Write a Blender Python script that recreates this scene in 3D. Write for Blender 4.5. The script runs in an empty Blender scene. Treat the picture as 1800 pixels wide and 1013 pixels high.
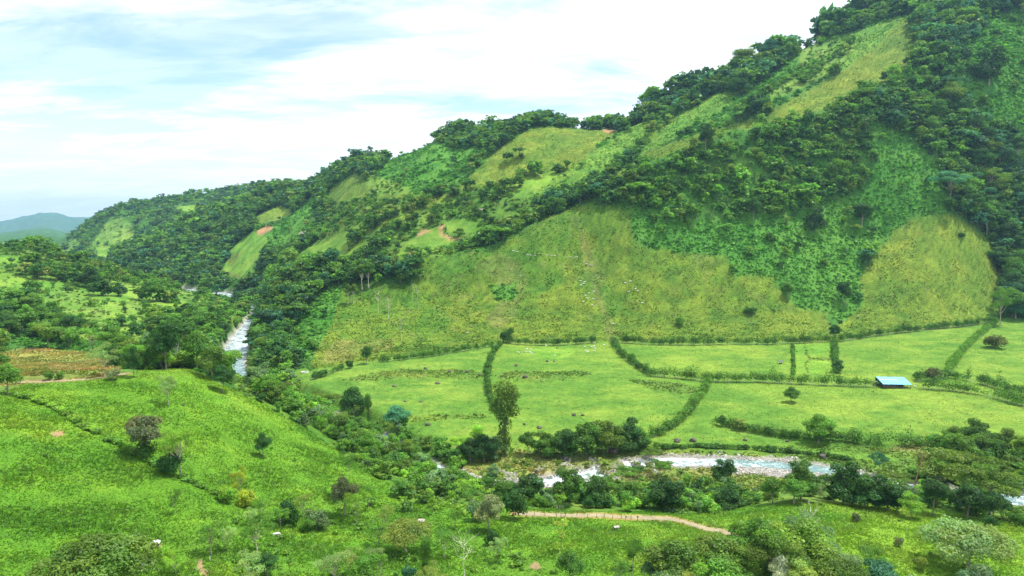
import bpy, math, random
import numpy as np
R = math.radians
rng = np.random.default_rng(11)
random.seed(5)
S = bpy.context.scene
COL = S.collection

# ------------------------------------------------------------------ camera
CAM_H = 120.0; PITCH = R(5.45); FPX = 1216.0
cam_d = bpy.data.cameras.new('camera'); cam = bpy.data.objects.new('camera', cam_d); COL.objects.link(cam)
cam.location = (0, 0, CAM_H); cam.rotation_euler = (R(90) - PITCH, 0, 0)
cam_d.sensor_width = 36; cam_d.lens = 36 * FPX / 1800
cam_d.clip_start = 1; cam_d.clip_end = 40000
S.camera = cam
# ------------------------------------------------------------------ light
SUN_DIR = np.array([0.36, 0.10, 0.92]); SUN_DIR /= np.linalg.norm(SUN_DIR)
sun_el = math.asin(SUN_DIR[2]); sun_az = math.atan2(SUN_DIR[0], SUN_DIR[1])
sd = bpy.data.lights.new('sun', 'SUN'); sun = bpy.data.objects.new('sun', sd); COL.objects.link(sun)
sd.energy = 4.6; sd.angle = R(0.55); sd.color = (1.0, 0.965, 0.92)
from mathutils import Vector
sun.rotation_euler = Vector(SUN_DIR.tolist()).to_track_quat('Z', 'Y').to_euler()
sun.location = (200, 0, 900)
S.view_settings.view_transform = 'Standard'; S.view_settings.look = 'None'
S.view_settings.gamma = 1; S.view_settings.exposure = 0.38
S.view_settings.use_curve_mapping = False
S.cycles.max_bounces = 6; S.cycles.diffuse_bounces = 2; S.cycles.transmission_bounces = 2
S.cycles.glossy_bounces = 2; S.cycles.volume_bounces = 0; S.cycles.transparent_max_bounces = 4
S.cycles.caustics_reflective = False; S.cycles.caustics_refractive = False

# ------------------------------------------------------------------ node helper
class NT:
    def __init__(s, tree):
        s.t = tree; tree.nodes.clear()
    def n(s, typ, **kw):
        nd = s.t.nodes.new(typ)
        for k, v in kw.items():
            if k.startswith('_'): setattr(nd, k[1:], v)
            else:
                key = int(k[1:]) if k[0] == 'i' and k[1:].isdigit() else k.replace('__', ' ')
                if isinstance(v, bpy.types.NodeSocket): s.t.links.new(v, nd.inputs[key])
                else: nd.inputs[key].default_value = v
        return nd
    def link(s, a, b): s.t.links.new(a, b)
    def math(s, op, a, b=0.0, c=None, clamp=False):
        kw = dict(i0=a, i1=b)
        if c is not None: kw['i2'] = c
        nd = s.n('ShaderNodeMath', _operation=op, **kw); nd.use_clamp = clamp
        return nd.outputs[0]
    def ramp(s, f, lo, hi, a=0.0, b=1.0, smooth=True):
        nd = s.n('ShaderNodeMapRange', i0=f, i1=lo, i2=hi, i3=a, i4=b)
        if smooth: nd.interpolation_type = 'SMOOTHSTEP'
        return nd.outputs[0]
    def mix(s, f, a, b, mode='MIX'):
        nd = s.t.nodes.new('ShaderNodeMix'); nd.data_type = 'RGBA'; nd.blend_type = mode
        for i, v in ((0, f), (6, a), (7, b)):
            if isinstance(v, bpy.types.NodeSocket): s.t.links.new(v, nd.inputs[i])
            else: nd.inputs[i].default_value = v
        return nd.outputs[2]
    def noise(s, vec, scale, detail=4, rough=0.55, dist=0.0):
        nd = s.n('ShaderNodeTexNoise', Vector=vec, Scale=scale, Detail=detail, Roughness=rough, Distortion=dist)
        return nd.outputs[0]

ORDW = 'first second third fourth fifth sixth seventh eighth ninth tenth eleventh twelfth thirteenth fourteenth fifteenth sixteenth seventeenth eighteenth nineteenth twentieth'.split() + ['twenty-' + q for q in 'first second third fourth fifth sixth seventh eighth ninth'.split()] + ['thirtieth'] + ['thirty-' + q for q in 'first second third fourth fifth sixth seventh eighth ninth'.split()]
def c4(c): return (c[0], c[1], c[2], 1.0)

# ------------------------------------------------------------------ sky
world = bpy.data.worlds.new('World'); S.world = world; world.use_nodes = True
w = NT(world.node_tree)
sky = w.n('ShaderNodeTexSky', _sky_type='NISHITA', _sun_disc=False, _sun_elevation=sun_el, _sun_rotation=sun_az,
          _altitude=400.0, _air_density=1.0, _dust_density=0.9, _ozone_density=1.6)
tc = w.n('ShaderNodeTexCoord')
sep = w.n('ShaderNodeSeparateXYZ', Vector=tc.outputs['Generated'])
den = w.math('ADD', w.math('MAXIMUM', sep.outputs[2], 0.0), 0.14)
cx = w.math('DIVIDE', sep.outputs[0], den); cy = w.math('DIVIDE', sep.outputs[1], den)
cv = w.n('ShaderNodeCombineXYZ', X=cx, Y=cy, Z=0.37).outputs[0]
mp = w.n('ShaderNodeMapping', Vector=cv, Location=(0.9, 2.2, 0.0), Rotation=(0, 0, R(24)), Scale=(0.6, 1.25, 1.0))
n1 = w.noise(mp.outputs[0], 0.95, 9, 0.56, 0.35)
n2 = w.noise(mp.outputs[0], 3.4, 7, 0.62, 0.4)
nn = w.math('ADD', w.math('MULTIPLY', n1, 0.8), w.math('MULTIPLY', n2, 0.2))
mask = w.ramp(nn, 0.33, 0.53)
thin = w.ramp(n2, 0.30, 0.62, 0.42, 0.92)
low = w.ramp(sep.outputs[2], 0.02, 0.26, 1.0, 0.0)
cover = w.math('MAXIMUM', w.math('MULTIPLY', mask, w.math('ADD', w.math('MULTIPLY', thin, 0.35), 0.65)), w.math('MULTIPLY', low, 0.93))
cover = w.math('MAXIMUM', cover, w.math('MULTIPLY', thin, 0.5))
bright = w.ramp(n2, 0.3, 0.65, 8.0, 9.0)
wc = w.n('ShaderNodeCombineXYZ', X=w.math('MULTIPLY', bright, 0.95), Y=w.math('MULTIPLY', bright, 1.0), Z=w.math('MULTIPLY', bright, 1.02)).outputs[0]
skyb = w.mix(1.0, sky.outputs[0], (1.0, 1.36, 1.75, 1), 'MULTIPLY')
sc = w.mix(cover, skyb, wc)
bg = w.n('ShaderNodeBackground', Color=sc, Strength=0.12)
wo = w.n('ShaderNodeOutputWorld', Surface=bg.outputs[0])

# ------------------------------------------------------------------ geometry basics
cosp, sinp = math.cos(PITCH), math.sin(PITCH)
def ray(px, py):
    """photo pixel -> (x/y, dz/y) of the sight line"""
    rx = (px - 900) / FPX; ry = (506.5 - py) / FPX
    dy = cosp + ry * sinp; dz = -sinp + ry * cosp
    return rx / dy, dz / dy
def project(x, y, z):
    f = y * cosp - (z - CAM_H) * sinp; u = y * sinp + (z - CAM_H) * cosp
    return 900 + FPX * x / f, 506.5 - FPX * u / f

def _hash(ix, iy, seed):
    h = (ix.astype(np.int64) * 374761393 + iy.astype(np.int64) * 668265263 + seed * 982451653) & 0xffffffff
    h = ((h ^ (h >> 13)) * 1274126177) & 0xffffffff
    return ((h ^ (h >> 16)) & 0xffffff) / float(0x1000000)
def vnoise(x, y, seed=0):
    ix = np.floor(x).astype(np.int64); iy = np.floor(y).astype(np.int64)
    fx = x - ix; fy = y - iy
    fx = fx * fx * fx * (fx * (fx * 6 - 15) + 10); fy = fy * fy * fy * (fy * (fy * 6 - 15) + 10)
    a = _hash(ix, iy, seed); b = _hash(ix + 1, iy, seed); c = _hash(ix, iy + 1, seed); d = _hash(ix + 1, iy + 1, seed)
    return (a + (b - a) * fx) * (1 - fy) + (c + (d - c) * fx) * fy
def fbm(x, y, wl, octv=4, seed=0, gain=0.5):
    """about -1..1"""
    s = 0.0; amp = 1.0; tot = 0.0; f = 1.0 / wl
    ca, sa = math.cos(0.6), math.sin(0.6)
    for o in range(octv):
        s = s + amp * (vnoise(x * f + 17.3 * o, y * f - 9.1 * o, seed + o) * 2 - 1); tot += amp
        x, y = x * ca - y * sa, x * sa + y * ca
        amp *= gain; f *= 2.03
    return s / tot * 1.6
def sstep(a, b, v):
    t = np.clip((v - a) / (b - a), 0, 1); return t * t * (3 - 2 * t)
# ------------------------------------------------------------------ terrain heightfield
# Feature lines of the valley from near to far. Knot: (column, row, distance) for ground one sees,
# (column, None, distance, height) for ground hidden behind something.
N_ = None
LINES = [
 [(-700,N_,60,52),(0,N_,60,46),(900,N_,60,24),(2500,N_,60,24)],
 [(-600,1013,145),(0,1013,150),(400,1013,165),(900,1013,185),(1300,1013,180),(1800,1013,190),(2500,1013,195)],
 [(-600,640,262),(0,695,255),(200,770,238),(310,830,224),(440,888,222),(700,905,238),(900,900,243),(1280,935,226),(1400,890,246),(1600,915,236),(1800,940,226),(2500,950,225)],
 [(-600,650,300),(0,676,285),(100,666,292),(200,658,300),(330,655,320),(420,690,328),(520,740,325),(600,785,318),(700,843,293),(800,862,288),(900,870,286),(1000,876,282),(1280,893,268),(1400,860,284),(1600,888,264),(1800,915,252),(2500,925,250)],
 [(-600,640,400),(0,648,400),(120,650,390),(195,648,395),(260,N_,440,14),(330,N_,500,2),(410,N_,540,-7),(480,N_,480,-8),(560,N_,440,-8),(650,N_,400,-7),(800,N_,345,-6),(900,N_,322,-4),(1100,N_,335,-3),(1300,N_,333,-2),(1450,N_,326,-2),(1600,N_,305,-1),(1800,N_,287,0),(2500,N_,285,2)],
 [(-600,600,540),(0,615,540),(200,600,590),(330,592,640),(400,604,680),(450,618,655),(520,668,520),(600,720,432),(700,760,388),(800,785,366),(900,790,363),(1100,776,374),(1200,782,368),(1400,787,366),(1550,792,362),(1800,830,325),(2500,840,320)],
 [(-600,520,700),(0,540,720),(200,540,760),(330,548,820),(400,572,820),(447,572,800),(480,585,700),(540,648,558),(640,665,520),(800,680,494),(1000,690,477),(1300,690,477),(1600,695,468),(1800,705,454),(2500,720,440)],
 [(-600,460,830),(0,490,850),(200,510,880),(330,530,900),(400,552,920),(447,560,890),(480,555,770),(520,600,660),(560,625,612),(660,613,642),(760,612,645),(870,603,664),(1080,597,680),(1400,601,673),(1550,590,698),(1740,570,755),(1900,560,785),(2500,550,850)],
 [(-600,425,900),(0,464,905),(100,471,925),(200,490,950),(330,521,1000),(400,538,1050),(447,548,1010),(480,525,850),(530,545,735),(600,545,735),(800,530,755),(1000,490,785),(1200,450,820),(1400,430,850),(1550,440,845),(1650,405,870),(1800,400,920),(2500,380,1000)],
 [(-600,400,960),(0,446,960),(100,459,960),(200,477,1000),(330,518,1060),(400,534,1150),(447,543,1120),(500,480,940),(560,470,880),(620,482,830),(720,457,820),(860,435,850),(930,400,865),(1000,365,885),(1060,335,910),(1200,255,960),(1300,225,985),(1450,190,1030),(1550,150,1060),(1650,120,1075),(1800,100,1090),(2500,50,1150)],
 [(-600,N_,1100,50),(0,N_,1100,38),(200,N_,1150,5),(330,N_,1180,-11),(400,N_,1240,-15),(447,N_,1260,-10),(500,N_,1010,44),(560,N_,940,52),(620,N_,900,46),(720,N_,890,68),(860,N_,910,84),(930,N_,930,108),(1000,N_,950,133),(1060,N_,970,152),(1200,N_,1010,218),(1300,N_,1035,250),(1450,N_,1075,300),(1550,N_,1100,352),(1650,N_,1120,388),(1800,N_,1140,415),(2500,N_,1200,420)],
 [(-600,N_,1500,0),(0,N_,1500,-5),(200,500,1450),(300,503,1430),(340,503,1390),(400,490,1420),(460,452,1380),(540,428,1230),(600,408,1150),(700,380,1100),(800,350,1110),(900,328,1100),(1000,300,1110),(1100,272,1140),(1200,230,1160),(1300,190,1190),(1400,150,1210),(1500,100,1230),(1600,60,1250),(1700,20,1240),(1800,-20,1250),(2500,-100,1300)],
 [(-600,N_,2000,0),(0,N_,2000,0),(150,N_,1900,-5),(200,458,1850),(300,408,1950),(400,370,2000),(480,350,1980),(540,335,1880),(600,308,1760),(700,278,1620),(780,248,1520),(860,238,1450),(940,228,1400),(1050,231,1390),(1115,226,1400),(1150,210,1400),(1200,180,1400),(1300,138,1410),(1400,100,1420),(1530,25,1420),(1650,-25,1420),(1800,-75,1420),(2500,-180,1500)],
 [(-600,N_,2500,-10),(0,N_,2500,-10),(150,N_,2300,-5),(200,N_,2250,15),(300,N_,2350,70),(400,N_,2400,120),(480,N_,2380,160),(600,N_,2000,220),(780,N_,1750,290),(940,N_,1600,270),(1115,N_,1600,290),(1200,N_,1600,370),(1400,N_,1650,450),(1530,N_,1650,560),(1800,N_,1650,600),(2500,N_,1700,600)],
 [(-600,N_,2900,-10),(0,N_,2900,-10),(105,443,2850),(150,400,2900),(200,372,2950),(330,346,3000),(420,338,3000),(510,330,3000),(600,N_,3000,262),(1000,N_,3000,300),(1800,N_,3000,320),(2500,N_,3000,320)],
 [(-600,N_,4000,-10),(0,N_,4000,-10),(100,N_,4000,0),(330,N_,4000,60),(2500,N_,4000,60)],
 [(-600,432,14000),(-200,425,14000),(0,420,13500),(40,412,13000),(80,405,13500),(110,418,14000),(160,405,14000),(600,N_,14000,0),(2500,N_,14000,0)],
 [(-600,428,19500),(-200,405,19500),(0,396,19500),(35,389,19500),(58,384,19500),(74,373,19500),(92,374,19500),(112,382,19500),(132,387,19500),(160,382,19500),(200,393,19500),(600,N_,19500,180),(2500,N_,19500,180)],
 [(-600,N_,24500,0),(2500,N_,24500,0)],
]
NA, NY = 1080, 1290
A0, A1, Y0, Y1 = -1.12, 1.12, 62.0, 22500.0
ga = np.linspace(A0, A1, NA)
gl = np.linspace(math.log(Y0), math.log(Y1), NY); gy = np.exp(gl)
LY = np.zeros((len(LINES), NA)); LZ = np.zeros_like(LY)
for k, ln in enumerate(LINES):
    aa, yy, zz = [], [], []
    for kn in ln:
        if kn[1] is None:
            a, _ = ray(kn[0], 500); Y, z = kn[2], kn[3]
        else:
            a, t = ray(kn[0], kn[1]); Y = kn[2]; z = CAM_H + t * Y
        aa.append(a); yy.append(Y); zz.append(z)
    LY[k] = np.interp(ga, aa, np.log(yy)); LZ[k] = np.interp(ga, aa, zz)
ker = np.exp(-0.5 * (np.arange(-12, 13) / 5.0) ** 2); ker /= ker.sum()
for arr in (LY, LZ):
    for k in range(arr.shape[0]):
        arr[k] = np.convolve(np.pad(arr[k], 12, mode='edge'), ker, 'valid')
for k in range(1, len(LINES)): LY[k] = np.maximum(LY[k], LY[k - 1] + 0.015)
# monotone cubic along each column (in distance)
X = np.exp(LY); h = np.diff(X, axis=0); dlt = np.diff(LZ, axis=0) / h
m = np.zeros_like(X)
same = (dlt[:-1] * dlt[1:]) > 0
w1 = 2 * h[1:] + h[:-1]; w2 = h[1:] + 2 * h[:-1]
with np.errstate(divide='ignore', invalid='ignore'):
    hm = (w1 + w2) / (w1 / dlt[:-1] + w2 / dlt[1:])
m[1:-1] = np.where(same, hm, 0.0); m[0] = dlt[0]; m[-1] = dlt[-1]
Z = np.zeros((NA, NY)); TK = np.zeros((NA, NY), np.float32)   # TK: position between lines, 0..n
for i in range(NA):
    k = np.clip(np.searchsorted(X[:, i], gy) - 1, 0, len(LINES) - 2)
    hh = h[k, i]; t = np.clip((gy - X[k, i]) / hh, 0, 1)
    t2 = t * t; t3 = t2 * t
    Z[i] = (2*t3-3*t2+1)*LZ[k, i] + (t3-2*t2+t)*hh*m[k, i] + (-2*t3+3*t2)*LZ[k+1, i] + (t3-t2)*hh*m[k+1, i]
    TK[i] = k + t
GY = np.broadcast_to(gy, (NA, NY)); GX = ga[:, None] * gy[None, :]

def grid_at(arr, x, y):
    x = np.asarray(x, float); y = np.asarray(y, float)
    u = np.clip((x / y - A0) / (A1 - A0) * (NA - 1), 0, NA - 1.001)
    v = np.clip((np.log(y) - gl[0]) / (gl[-1] - gl[0]) * (NY - 1), 0, NY - 1.001)
    i = u.astype(int); j = v.astype(int); fu = u - i
    # v is log spaced; interpolate linearly in y inside the cell
    fv = np.clip((y - gy[j]) / (gy[j + 1] - gy[j]), 0, 1)
    return (arr[i, j] * (1-fu) + arr[i+1, j] * fu) * (1-fv) + (arr[i, j+1] * (1-fu) + arr[i+1, j+1] * fu) * fv

def hit(px, py, ymin=70.0, ymax=22000.0):
    """first point where the sight line through a photo pixel meets the ground"""
    a, t = ray(px, py)
    col_u = (a - A0) / (A1 - A0) * (NA - 1); i = int(np.clip(col_u, 0, NA - 2)); f = np.clip(col_u - i, 0, 1)
    zc = Z[i] * (1 - f) + Z[i + 1] * f
    d = zc - (CAM_H + t * gy)
    ok = np.nonzero((d >= 0) & (gy >= ymin) & (gy <= ymax))[0]
    if len(ok) == 0:
        j = int(np.argmax(np.where((gy >= ymin) & (gy <= min(ymax, 3500)), d, -1e9)))
        Y = gy[j]
    else:
        j = ok[0]
        if j > 0 and d[j - 1] < 0: Y = gy[j-1] + (gy[j] - gy[j-1]) * (-d[j-1]) / (d[j] - d[j-1])
        else: Y = gy[j]
    return np.array([a * Y, Y, float(grid_at(Z, a * Y, Y))])

def seg_dist(x, y, pts):
    """distance to a polyline, plus the parameter along it"""
    best = np.full(x.shape, 1e9); par = np.zeros(x.shape)
    acc = 0.0
    for (p, q) in zip(pts[:-1], pts[1:]):
        dx, dy = q[0] - p[0], q[1] - p[1]; L2 = dx*dx + dy*dy
        t = np.clip(((x - p[0]) * dx + (y - p[1]) * dy) / L2, 0, 1)
        dd = np.hypot(x - p[0] - t * dx, y - p[1] - t * dy)
        mk = dd < best; best = np.where(mk, dd, best); par = np.where(mk, acc + t, par)
        acc += 1.0
    return best, par

# spurs and gullies that the photo shows as raised or sunken lines on the hill
def spur(pix, amp, wid):
    global Z
    P = [hit(a, b) for a, b in pix]
    sel = (GY > 380) & (GY < 2600)
    d, _ = seg_dist(GX[sel], GY[sel], [(p[0], p[1]) for p in P])
    Z[sel] += amp * np.exp(-(d / wid) ** 2)
spur([(940,232),(880,285),(830,325),(760,355),(700,385)], 16, 55)
spur([(1380,200),(1240,238),(1140,285),(1060,320)], 8, 32)
spur([(1600,60),(1500,110),(1340,190)], 14, 45)
spur([(690,385),(600,405),(540,440)], 9, 40)
spur([(1670,378),(1600,300),(1540,225)], 12, 50)
spur([(1520,380),(1500,470),(1460,560)], -10, 40)
spur([(1780,470),(1740,380),(1690,250)], -10, 40)
spur([(790,238),(740,300),(700,345)], 10, 50)
spur([(600,300),(660,330),(640,380)], 9, 50)
spur([(480,350),(400,400),(300,450)], 12, 70)
spur([(1000,372),(1040,440),(1090,560)], -5, 30)

hill = sstep(7.0, 8.4, TK)
near = 1 - sstep(3.0, 4.2, TK)
flat = sstep(4.6, 5.2, TK) * (1 - sstep(6.8, 7.3, TK)) * sstep(-0.34, -0.26, GX / GY)
left = (1 - sstep(-0.36, -0.28, GX / GY)) * sstep(3.8, 5.0, TK)
FS = np.where(GY > 5000, 7.0, 1.0)
f1 = fbm(GX / FS, GY / FS, 190, 5, 3); f2 = fbm(GX, GY, 60, 4, 21); f3 = fbm(GX, GY, 14, 4, 33)
ridg = 1 - np.abs(fbm((GX + GY * 0.25) / FS, GY * 0.45 / FS, 120, 4, 51))
amp = np.minimum(GY / 1200.0, 2.2)
crest_damp = 1 - 0.75 * np.exp(-((TK - 12) / 0.35) ** 2)
Z += hill * amp * (f1 * 6 + (ridg - 0.6) * 10 * sstep(7.6, 9, TK)) * crest_damp * np.where(GY > 5000, np.minimum(GY / 2600, 7), 1)
Z += (hill * 2.6 + left * 2.4) * f2 + left * f1 * 5
Z += near * (f1 * 1.6 + f2 * 0.9)
Z += flat * (f1 * 0.7 + f2 * 0.55)
Z += (0.16 + 0.25 * hill + 0.12 * near) * f3
f5 = fbm(GX, GY * 0.7, 4.0, 3, 71)
Z += (GY < 1300) * (0.10 + 0.16 * hill) * f5
# low terrace scarps running across the flat pastures
def scarp(pix, hgt, wid):
    global Z
    P = [hit(a, b) for a, b in pix]
    sel = (GY > 300) & (GY < 760)
    x, y = GX[sel], GY[sel]
    px = np.array([p[0] for p in P]); py = np.array([p[1] for p in P])
    yy = np.interp(x + 3 * f2[sel], px, py); inside = sstep(px[0]-15, px[0]+20, x) * (1 - sstep(px[-1]-20, px[-1]+15, x))
    Z[sel] += inside * hgt * (sstep(-wid, wid, y - yy + 4 * f2[sel]) - sstep(-60, 60, y - yy) )
scarp([(640,668),(760,664),(860,668)], 2.2, 3.0)
scarp([(880,668),(960,670),(1030,660)], 2.6, 4.0)
scarp([(690,738),(780,735),(860,730)], 1.8, 3.0)
scarp([(1120,680),(1180,690),(1240,685)], 1.8, 4)
scarp([(1260,745),(1320,760),(1420,775),(1520,785)], 3.2, 4.0)
scarp([(1380,700),(1560,715),(1760,712)], 1.6, 8)

# ------------------------------------------------------------------ river channel
RIV = [(300,500,1440),(330,505,1385),(372,514,1330),(398,519,1290),(430,N_,1180,-14),(449,545,1040),(446,556,960),(428,590,800),(412,618,705),(404,652,585),(425,N_,545,-11),(483,690,520),(560,N_,462,-9),(650,N_,412,-8),(760,N_,350,-7),(850,853,318),(950,845,322),(1040,825,333),(1120,806,345),(1200,801,348),(1300,804,345),(1400,812,338),(1480,822,330),(1550,842,314),(1640,858,304),(1740,870,296),(1800,882,290),(1900,890,286),(2200,900,282)]
rp = []
for kn in RIV:
    if kn[1] is None: a, _ = ray(kn[0], 560); Y = kn[2]; z = kn[3]
    else: a, t = ray(kn[0], kn[1]); Y = kn[2]; z = CAM_H + t * Y
    rp.append([a * Y, Y, z])
rp = np.array(rp)
# smooth the water level and refine the centre line
s0 = np.arange(len(rp)); s1 = np.linspace(0, len(rp) - 1, (len(rp) - 1) * 8 + 1)
def catmull(P, n=8):
    Q = np.vstack([2*P[0]-P[1], P, 2*P[-1]-P[-2]]); out = []
    for i in range(1, len(Q) - 2):
        for t in np.arange(n) / n:
            a, b, c, d = Q[i-1], Q[i], Q[i+1], Q[i+2]
            out.append(0.5*((2*b)+(-a+c)*t+(2*a-5*b+4*c-d)*t*t+(-a+3*b-3*c+d)*t**3))
    out.append(P[-1]); return np.array(out)
lev = np.interp(s0, [0, 5, 9, 15, 20, 24, 28], [-17, -14, -11, -5.6, -3.2, -1.6, 0.3])
rp[:, 2] = lev
rc = catmull(rp)
rw_k = [12, 15, 9, 15, 8, 6, 8, 12, 13, 13, 9, 6, 5, 4, 4, 5, 6, 8, 6.5, 6.2, 6.2, 6, 6, 6, 6, 7, 8, 8, 8]   # half widths
rw = np.interp(np.linspace(0, len(rp) - 1, len(rc)), s0, rw_k)
sel = np.nonzero((GY.ravel() > 230) & (GY.ravel() < 1600) & (GX.ravel() / GY.ravel() < 1.1) & (GX.ravel()/GY.ravel() > -0.62))[0]
gx, gyy = GX.ravel()[sel], GY.ravel()[sel]
rd, rpar = seg_dist(gx, gyy, rc[::2])
ri = np.clip(rpar * 2, 0, len(rc) - 1)
rwid = np.interp(ri, np.arange(len(rc)), rw); rlev = np.interp(ri, np.arange(len(rc)), rc[:, 2])
edge = rd - rwid * (1 + 0.25 * fbm(gx, gyy, 16, 3, 91)) 
Zf = Z.ravel(); zz = Zf[sel]
bed = rlev - 1.5 * np.clip(-edge / 4.0, 0, 1) + 0.35
bankw = 9.0
tgt = np.where(edge < 0, bed, bed + (np.maximum(zz, rlev + 0.8) - bed) * sstep(0, bankw, edge))
Zf[sel] = np.where(edge < bankw, np.where((edge < 0) , bed, tgt), zz)
# drown-proofing: ground near the river never lies below the water
nearr = (edge >= 2) & (edge < 60)
Zf[sel] = np.where(nearr, np.maximum(Zf[sel], rlev + 0.5), Zf[sel])
Z = Zf.reshape(NA, NY)
RIVD = np.full(NA * NY, 999.0); RIVD[sel] = edge; RIVD = RIVD.reshape(NA, NY)

# low overgrown islets and bars that split the rapids
def inpoly(px, py, poly):
    res = np.zeros(px.shape, bool); n = len(poly); j = n - 1
    for i in range(n):
        xi, yi = poly[i]; xj, yj = poly[j]
        if yi != yj:
            c = ((yi > py) != (yj > py)) & (px < (xj - xi) * (py - yi) / (yj - yi) + xi)
            res ^= c
        j = i
    return res
PX, PY = project(GX, GY, Z)
ISLET = [(1070,806),(1110,796),(1165,800),(1205,812),(1235,830),(1200,850),(1100,850),(1050,835)]
BAR2 = [(820,812),(900,805),(1010,800),(1062,796),(1060,815),(1020,828),(960,838),(880,838),(810,835)]
im_ = (inpoly(PX, PY, ISLET) & (fbm(GX, GY, 11, 3, 931) > -.12)) | inpoly(PX, PY, BAR2)
im_ &= (GY < 420) & (GY > 280)
wl = np.interp(PX, [800, 1000, 1200, 1450, 1700], [-4.6, -3.6, -3.0, -2.2, -1.0])
soft = im_.astype(float)
for _ in range(2): soft = (soft + np.roll(soft, 1, 0) + np.roll(soft, -1, 0) + np.roll(soft, 1, 1) + np.roll(soft, -1, 1)) / 5
Z = np.where(im_, np.maximum(Z, wl + .2 + .7 * soft + .3 * f3), Z)
RIVD = np.where(im_, np.maximum(RIVD, 4.5), RIVD)
ISL = im_
# level bed of the dirt road and of the left path
ROADM = np.zeros(Z.shape, bool)
ROADS = [[(905,902),(960,905),(1000,906),(1050,907),(1100,909),(1150,911),(1180,913),(1210,920),(1240,929),(1270,936),(1300,945)], [(30,673),(80,671),(130,668),(175,664),(222,657)]]
ROADW = [1.45, 1.2]
ROADP = []
for k_, pts_ in enumerate(ROADS):
    P_ = catmull(np.array([hit(a, b, 150 if k_ == 0 else 200, 420) for a, b in pts_]), 10)
    zs = np.convolve(np.pad(P_[:, 2], 8, mode='edge'), np.ones(17) / 17, 'valid'); P_[:, 2] = zs; ROADP.append(P_)
    s_ = np.nonzero((GY > P_[:, 1].min() - 12) & (GY < P_[:, 1].max() + 12) & (GX > P_[:, 0].min() - 12) & (GX < P_[:, 0].max() + 12))
    d_, q_ = seg_dist(GX[s_], GY[s_], P_[:, :2]); zz = np.interp(q_, np.arange(len(P_)), P_[:, 2])
    w_ = 1 - sstep(ROADW[k_] + .8, ROADW[k_] + 5, d_); Z[s_] = Z[s_] * (1 - w_) + (zz - .05) * w_
    ROADM[s_] |= d_ < ROADW[k_] + .5
# visibility from the photo's viewpoint (used only to know which ground the photo shows)
PX, PY = project(GX, GY, Z)
slope_t = (Z - CAM_H) / GY
runmax = np.maximum.accumulate(slope_t, axis=1)
VIS = slope_t >= runmax - 2e-4
# ------------------------------------------------------------------ land cover
# name: (ground colour, second colour, trees per m2, shrubs per m2, grass kind)
CLS = {
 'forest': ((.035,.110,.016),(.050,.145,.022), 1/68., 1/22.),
 'wood':   ((.078,.190,.024),(.105,.220,.030), 1/170., 1/45.),
 'open':   ((.105,.235,.026),(.140,.270,.040), 1/700., 1/90.),
 'weedy':  ((.112,.222,.028),(.128,.222,.036), 0, 1/110.),
 'meadow': ((.108,.262,.017),(.133,.288,.023), 1/420., 1/60.),
 'copse':  ((.090,.220,.022),(.120,.250,.030), 1/42., 1/14.),
 'mixed':  ((.050,.160,.022),(.070,.195,.026), 1/105., 1/12.),
 'lush':   ((.098,.250,.015),(.125,.280,.018), 0, 1/2600.),
 'lush2':  ((.110,.268,.018),(.135,.292,.024), 0, 1/2600.),
 'field':  ((.132,.262,.030),(.105,.235,.026), 0, 0),
 'bright': ((.120,.285,.028),(.145,.300,.034), 0, 1/900.),
 'rough':  ((.106,.194,.018),(.078,.168,.016), 0, 1/420.),
 'roughg': ((.068,.172,.016),(.094,.190,.018), 0, 1/160.),
 'cut':    ((.135,.185,.038),(.105,.182,.028), 0, 1/300.),
 'dry':    ((.126,.214,.022),(.104,.202,.020), 0, 1/2200.),
 'vine':   ((.055,.190,.022),(.072,.225,.026), 1/1100., 1/8.),
 'slope':  ((.085,.225,.024),(.110,.250,.028), 1/6000., 1/60.),
 'slopeb': ((.060,.210,.022),(.080,.240,.026), 1/5000., 1/30.),
 'soil':   ((.420,.240,.110),(.360,.250,.130), 0, 0),
 'pale':   ((.500,.450,.340),(.420,.380,.280), 0, 0),
 'gravel': ((.300,.280,.230),(.400,.380,.330), 0, 0),
 'bar':    ((.135,.225,.040),(.190,.240,.070), 0, 1/60.),
 'scrub':  ((.080,.200,.020),(.120,.240,.035), 1/48., 1/14.),
 'cane':   ((.190,.245,.050),(.270,.255,.085), 0, 1/300.),
}
CN = list(CLS); CI = {c: i for i, c in enumerate(CN)}
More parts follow.
